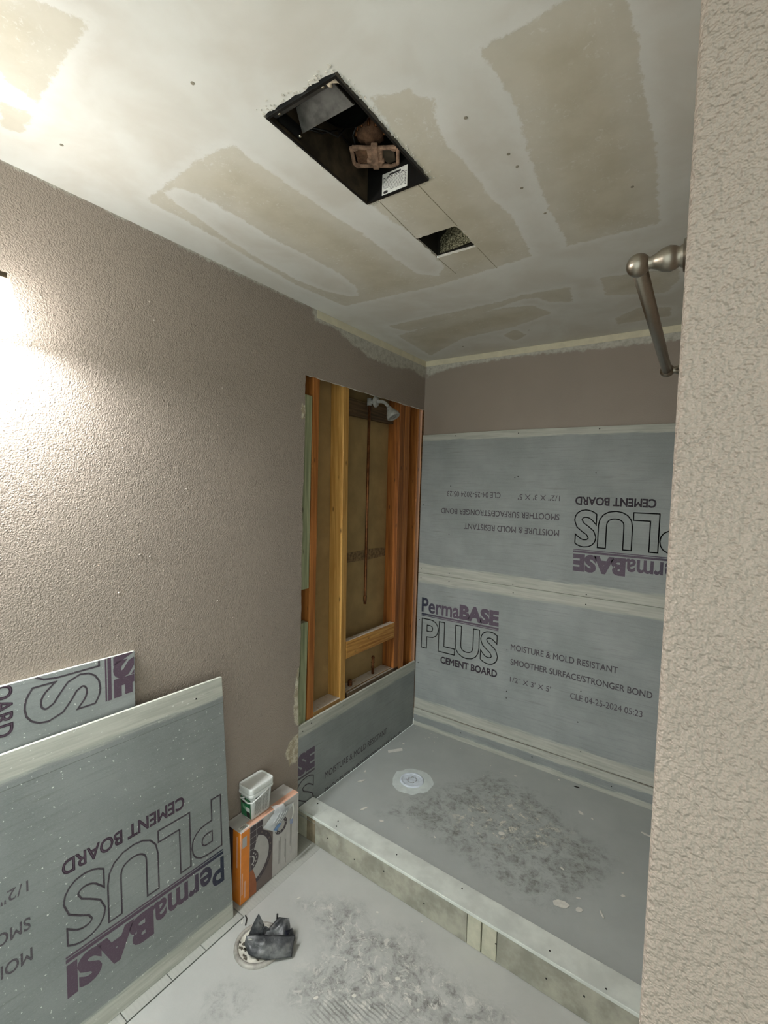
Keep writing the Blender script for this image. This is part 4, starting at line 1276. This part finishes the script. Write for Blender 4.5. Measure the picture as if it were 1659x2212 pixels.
def pack(s, t_):
    # t: from the carton top down over its front; s: along the edge
    tl, tr, bl_, br_ = Vector((1.352, 0.205)), Vector((1.466, 0.178)), Vector((1.288, 0.168)), Vector((1.362, 0.100))
    q = max(0.0, (t_ - 0.15) / 0.85)
    p2 = tl.lerp(tr, s).lerp(bl_.lerp(br_, s), q)
    x = 0.1085 + 0.016 * math.sin(math.pi * min(1, 0.1 + 0.9 * s)) * (0.35 + math.sin(math.pi * q) * 0.65) + 0.004 * abs(noise.noise((s * 5, t_ * 5, 0.0)))
    z = p2.y
    if t_ < 0.15:
        k = 1 - t_ / 0.15
        if s < 0.5:
            z = max(z, BZ1 + 0.003) + 0.008 * k * (1 - s)
            x -= 0.026 * k * (1 - 2 * s)
    return Vector((x, p2.x, z))


b = MB(); b.grid(pack, 14, 24); b.build('wrapper', M['clear'], pk, smooth=True)
b = MB(); b.grid(lambda s, t_: pack(0.62 + 0.34 * s, 0.72 + 0.24 * t_) + Vector((0.0012, 0, 0)), 6, 6); b.build('blue_card', m_plain('blue_card', (112, 150, 196), 0.4, 0, 0.2, 40), pk, smooth=True)
b = MB(); b.grid(lambda s, t_: pack(0.15 + 0.75 * s, 0.25 + 0.36 * t_) + Vector((-0.0010, 0, 0)), 8, 8); b.build('grey_insert', m_plain('grey_insert', (120, 122, 128), 0.5, 0, 0.3, 40), pk, smooth=True)
b = MB()
for i, q in enumerate((0.25, 0.4, 0.55, 0.7)):
    b.tube([pack(q, 0.3 + 0.05 * k) + Vector((0.002, 0, 0)) for k in range(9)], 0.0007, 5)
b.build('crease', M['white'], pk, smooth=True)
b = MB(); b.grid(lambda s, t_: (0.1085 + 0.005 * math.sin(3.1 * t_), 1.452 + 0.010 * math.sin(2.2 * t_ + 0.3) + 0.010 * s - 0.012 * t_, 0.178 - 0.082 * t_), 3, 14); tg = b.build('curled_tag', M['paper_white'], pk, smooth=True, solid=0.0004)
b = MB(); b.grid(lambda s, t_: (0.1106 + 0.0005 * s, 1.443 + 0.016 * s, 0.112 - 0.022 * t_ - 0.004 * s), 2, 2); b.build('tag_print', m_plain('tag_blue', (150, 160, 190), 0.5), tg, solid=0.0003)

# ------------------------------------------------------------------ capped toilet flange stuffed with a black bag
FX, FY = 0.289, 1.118
tf = thing('toilet_flange', (FX, FY, ZF), 'round toilet flange ring set in the bathroom floor under the black bag', 'flange')
m_ring = m_plain('grey_flange', (160, 156, 148), 0.6, 0.2, 0.25, 30, 0.2)
m_wax = m_plain('pale_wax_residue', (204, 200, 188), 0.8, 0, 0.22, 40, 0.6)
b = MB(); b.lathe([(0.072, 0.0005), (0.074, 0.009), (0.079, 0.011), (0.085, 0.010), (0.089, 0.006), (0.0895, 0.0005)], (FX, FY, ZF), (0, 0, 1), 56); b.build('ring', m_ring, tf, smooth=True)
b = MB(); b.grid(lambda s, t_: (FX + 0.0725 * t_ * math.cos(6.2832 * s), FY + 0.0725 * t_ * math.sin(6.2832 * s), ZF + 0.005 + 0.003 * (1 - t_ * t_) + 0.004 * noise.noise((4 * t_ * math.cos(6.2832 * s), 4 * t_ * math.sin(6.2832 * s), 3.0))), 56, 16); b.build('wax_seal', m_wax, tf, smooth=True)
crust = m_plain('dark_crust', (92, 86, 76), 0.9, 0, 0.5, 90)
rr_ = random.Random(5)
for k in range(9):
    a = 3.3 + 2.3 * rr_.random(); r = rr_.uniform(0.045, 0.072); sz = rr_.uniform(0.003, 0.009)
    cx, cy = FX + r * math.cos(a), FY + r * math.sin(a)
    b = MB(); b.prism([(cx + sz * rr_.uniform(.4, 1.3) * math.cos(q), cy + sz * rr_.uniform(.3, 1.0) * math.sin(q)) for q in (0, 0.8, 1.7, 2.6, 3.4, 4.3, 5.3)], ZF + 0.003, ZF + 0.0105); b.build('black_residue', crust, tf)
b = MB(); b.tube([(0.155, 1.165, ZF + 0.003), (0.172, 1.158, ZF + 0.006), (0.188, 1.138, ZF + 0.003)], 0.0022, 7); put(b.build('bent_wire', M['wire'], smooth=True), 'short bent wire on the floor beside the leaning board', 'wire')

bg = thing('black_bag', (0.325, 1.14, ZF + 0.012), 'crumpled black plastic bag stuffed into the toilet flange', 'bag')
t = NT('dusty_black_plastic_bag')
v_ = t.coords()
dn = t.ramp(t.noise(22, 4, 0.65, v_), 0.42, 0.72)
M['bag'] = t.done(t.mix(t.math('MULTIPLY', dn, 0.55), srgb(40, 42, 45), srgb(128, 128, 126)), 0.42, 0, t.bump(t.noise(45, 3, 0.6, v_, 0.6), 0.5, 0.004), 0.5)


def lerp3(pts_, q):
    q = min(max(q, 0), 0.9999) * (len(pts_) - 1)
    i = int(q); f = q - i; f = f * f * (3 - 2 * f) * 0.4 + f * 0.6
    return Vector(pts_[i]).lerp(Vector(pts_[i + 1]), f)


TOPE = [(0.262, 1.082, -0.050), (0.290, 1.105, -0.048), (0.320, 1.125, -0.046), (0.352, 1.150, -0.048), (0.392, 1.180, -0.050), (0.400, 1.190, -0.052)]
BOTE = [(0.265, 1.070, -0.072), (0.300, 1.062, -0.084), (0.335, 1.072, -0.085), (0.365, 1.090, -0.0865), (0.398, 1.122, -0.088), (0.425, 1.152, -0.090)]


def band(s, t_):
    p = lerp3(TOPE, s).lerp(lerp3(BOTE, s), t_)
    bul = math.sin(math.pi * t_) * math.sin(math.pi * min(1, s * 1.05)) * 0.010
    p += Vector((0.62, -0.66, 0.42)).normalized() * bul
    p += Vector((0.5, -0.5, 0.7)) * 0.004 * noise.noise((s * 5, t_ * 4, 0.7))
    return p


b = MB(); b.grid(band, 26, 12); b.build('front_fold', M['bag'], bg, smooth=True, solid=0.0012)


def flap(s, t_):
    base = Vector((0.250, 1.092, -0.084)).lerp(Vector((0.312, 1.142, -0.070)), s)
    apex = Vector((0.274, 1.128, 0.006))
    w = (1 - t_) ** 0.8
    p = apex.lerp(base, 1 - t_) if False else Vector((apex.x + (base.x - apex.x) * w, apex.y + (base.y - apex.y) * w, base.z + (apex.z - base.z) * t_))
    p += Vector((0.6, -0.7, 0)) * (0.012 * math.sin(math.pi * s) * (1 - t_) + 0.003 * noise.noise((s * 5, t_ * 4, 2.0)))
    return p


b = MB(); b.grid(flap, 12, 16); b.build('upright_flap', M['bag'], bg, smooth=True, solid=0.0012)
b = MB(); b.grid(lambda s, t_: (lambda p: (p.x + 0.010, p.y + 0.030 * (1 - t_), p.z - 0.020 * s * t_))(flap(0.35 + 0.65 * s, t_ * 0.75)), 10, 12); b.build('inner_flap', M['bag'], bg, smooth=True, solid=0.0012)


def slope(s, t_):
    lo3 = Vector((0.296, 1.112, -0.066)).lerp(Vector((0.396, 1.176, -0.062)), s)
    hi3 = Vector((0.316, 1.190, -0.032)).lerp(Vector((0.352, 1.208, -0.030)), s)
    p = lo3.lerp(hi3, t_)
    p += Vector((0.5, -0.5, 0.7)) * (0.010 * math.sin(math.pi * t_) * math.sin(math.pi * s) + 0.006 * noise.noise((s * 3.5, t_ * 3, 6.0)))
    return p


b = MB(); b.grid(slope, 18, 14); b.build('stuffed_slope', M['bag'], bg, smooth=True, solid=0.0012)
b = MB(); b.grid(lambda s, t_: (0.300 + 0.028 * s + 0.004 * math.sin(9 * s + 4 * t_), 1.125 + 0.050 * s, -0.085 + (0.043 + 0.012 * math.sin(8 * s)) * t_), 14, 8); b.build('inner_fold', M['bag'], bg, smooth=True, solid=0.0012)
b = MB(); b.grid(lambda s, t_: (0.388 - 0.018 * t_ + 0.006 * math.sin(3 * s), 1.165 + 0.040 * s, -0.085 + (0.052 - 0.02 * s) * t_), 6, 8); b.build('side_fold', m_plain('navy_black_plastic', (18, 20, 36), 0.3, 0, 0.2, 30), bg, smooth=True, solid=0.0012)
b = MB(); b.hexa([(0.318, 1.188, -0.046), (0.350, 1.208, -0.050), (0.346, 1.214, -0.050), (0.314, 1.194, -0.046)], [(0.320, 1.186, -0.036), (0.352, 1.206, -0.038), (0.348, 1.212, -0.038), (0.316, 1.192, -0.036)]); b.build('rolled_edge', M['wire'], bg, bevel=0.001)
b = MB(); b.tube([(0.300, 1.196, -0.068), (0.300, 1.197, -0.034)], 0.0035, 8); put(b.build('flange_bolt', M['wire'], tf, smooth=True), None)
b = MB(); b.prism([(-0.006, -0.005), (0.005, -0.006), (0.007, 0.003), (0.0, 0.006), (-0.006, 0.002)], 0.0, 0.001, lambda p: Vector((0.281, 1.085, -0.053)) + Vector((0.75, 0.62, 0)) * p[0] + Vector((0.3, -0.3, 0.85)) * p[1] + Vector((0.6, -0.65, 0.45)) * (p[2] + 0.006)); b.build('white_speck', M['chip'], bg)

# ------------------------------------------------------------------ plaster flakes, one object each
def flake(x, y, z, ln, wd, ang, label, group=None, name='plaster_flake', mat='chip', n=7, th=0.0016):
    r = random.Random(int(x * 1000) * 7 + int(y * 1000))
    poly = []
    for k in range(n):
        a = 2 * math.pi * k / n
        q = r.uniform(0.65, 1.1)
        px_, py_ = ln / 2 * math.cos(a) * q, wd / 2 * math.sin(a) * q
        poly.append((x + px_ * math.cos(ang) - py_ * math.sin(ang), y + px_ * math.sin(ang) + py_ * math.cos(ang)))
    b = MB(); b.prism(poly, z, z + th)
    return put(b.build(name, M[mat]), label, 'flake', group)


b = MB(); b.prism([(0.045, 2.318), (0.062, 2.300), (0.118, 2.372), (0.100, 2.395)], 0.0015, 0.003); put(b.build('paper_scrap', M['paper_white']), 'white four-sided paper scrap on the shower floor near the low panel', 'paper')
SHF = [(0.097, 1.989, .052, .014, 1.0, 'long pale sliver lying between low panel and drain'), (0.061, 2.069, .024, .012, 1.9, 'small forked flake close to the low panel'), (0.239, 1.822, .055, .016, 1.2, 'long crooked flake just inside the curb near the carton'),
       (0.358, 1.802, .026, .016, 0.3, 'triangular flake inside the curb right of the crooked one'), (1.124, 2.446, .034, .020, -0.7, 'oval flake on the shower floor toward the back right'), (1.178, 2.434, .016, .011, -0.6, 'tiny flake right of the oval flake'),
       (1.176, 1.846, .062, .042, 0.4, 'largest broken flake on the shower floor near the curb'), (1.239, 1.862, .034, .026, 1.2, 'second large flake right of the largest one'), (1.313, 1.896, .040, .009, 2.2, 'thin curled flake at the front right of the shower floor'),
       (1.368, 2.034, .018, .014, 0.2, 'small flake close to the right wall corner'), (1.227, 1.916, .022, .007, 0.5, 'thin sliver behind the largest flake'), (0.966, 2.655, .016, .012, 0.3, 'small flake at the foot of the back wall'),
       (0.759, 2.543, .022, .010, 0.2, 'star shaped flake in front of the back wall'), (0.855, 2.07, .036, .030, 0.2, 'round flat flake in the middle of the shower floor'), (1.41, 2.474, .050, .014, -0.2, 'pale sliver half hidden by the right wall corner'),
       (1.135, 2.029, .024, .010, -0.5, 'narrow flake behind the largest flakes'), (0.614, 1.863, .016, .006, -0.6, 'tiny white sliver inside the curb'), (0.485, 1.838, .009, .007, 0, 'white speck inside the curb'), (1.351, 2.158, .014, .009, 0.7, 'small flake by the right wall corner, farther back'),
       (0.081, 2.441, .020, .013, 0.2, 'pale crumb beside the paper scrap')]
for x, y, l_, w_, a_, lab in SHF:
    flake(x, y, 0.0014, l_, w_, a_, lab, 'plaster flakes on the shower floor')
for i in range(26):
    x = rnd.uniform(0.05, 0.95) * rnd.uniform(0.4, 1); y = 2.66 - abs(rnd.gauss(0, 0.12))
    flake(x, min(y, 2.66), 0.0014, rnd.uniform(.004, .009), rnd.uniform(.003, .006), rnd.uniform(0, 3), 'tiny white plaster crumb in the far corner of the shower floor', 'plaster crumbs in the far corner', 'plaster_crumb', n=5, th=0.001)
flake(1.058, 2.650, 0.0014, .030, .010, 0.1, 'dark metal scrap at the foot of the back wall', None, 'metal_scrap', 'screw')
for x, y, l_, w_, a_, lab in ((0.266, 1.347, .022, .005, 1.0, 'thin white sliver on the floor near the carton'), (0.563, 1.485, .014, .010, 0.5, 'white crumb in front of the curb'), (0.728, 1.555, .008, .006, 0, 'white speck at the foot of the curb'),
                             (0.581, 1.110, .018, .010, 1.1, 'white flake among the dark thinset scrapes'), (0.767, 1.319, .020, .013, 0.4, 'largest white flake on the bathroom floor'), (0.679, 1.188, .016, .011, 0.9, 'white flake beside the ridged thinset'),
                             (0.874, 1.277, .014, .006, 0.4, 'small flake near the bottom picture edge'), (0.333, 1.370, .018, .004, 1.4, 'white splinter beyond the black bag'), (0.166, 1.140, .022, .006, 2.3, 'white sliver beside the leaning board foot')):
    flake(x, y, ZF + 0.0003, l_, w_, a_, lab, 'plaster flakes on the bathroom floor')
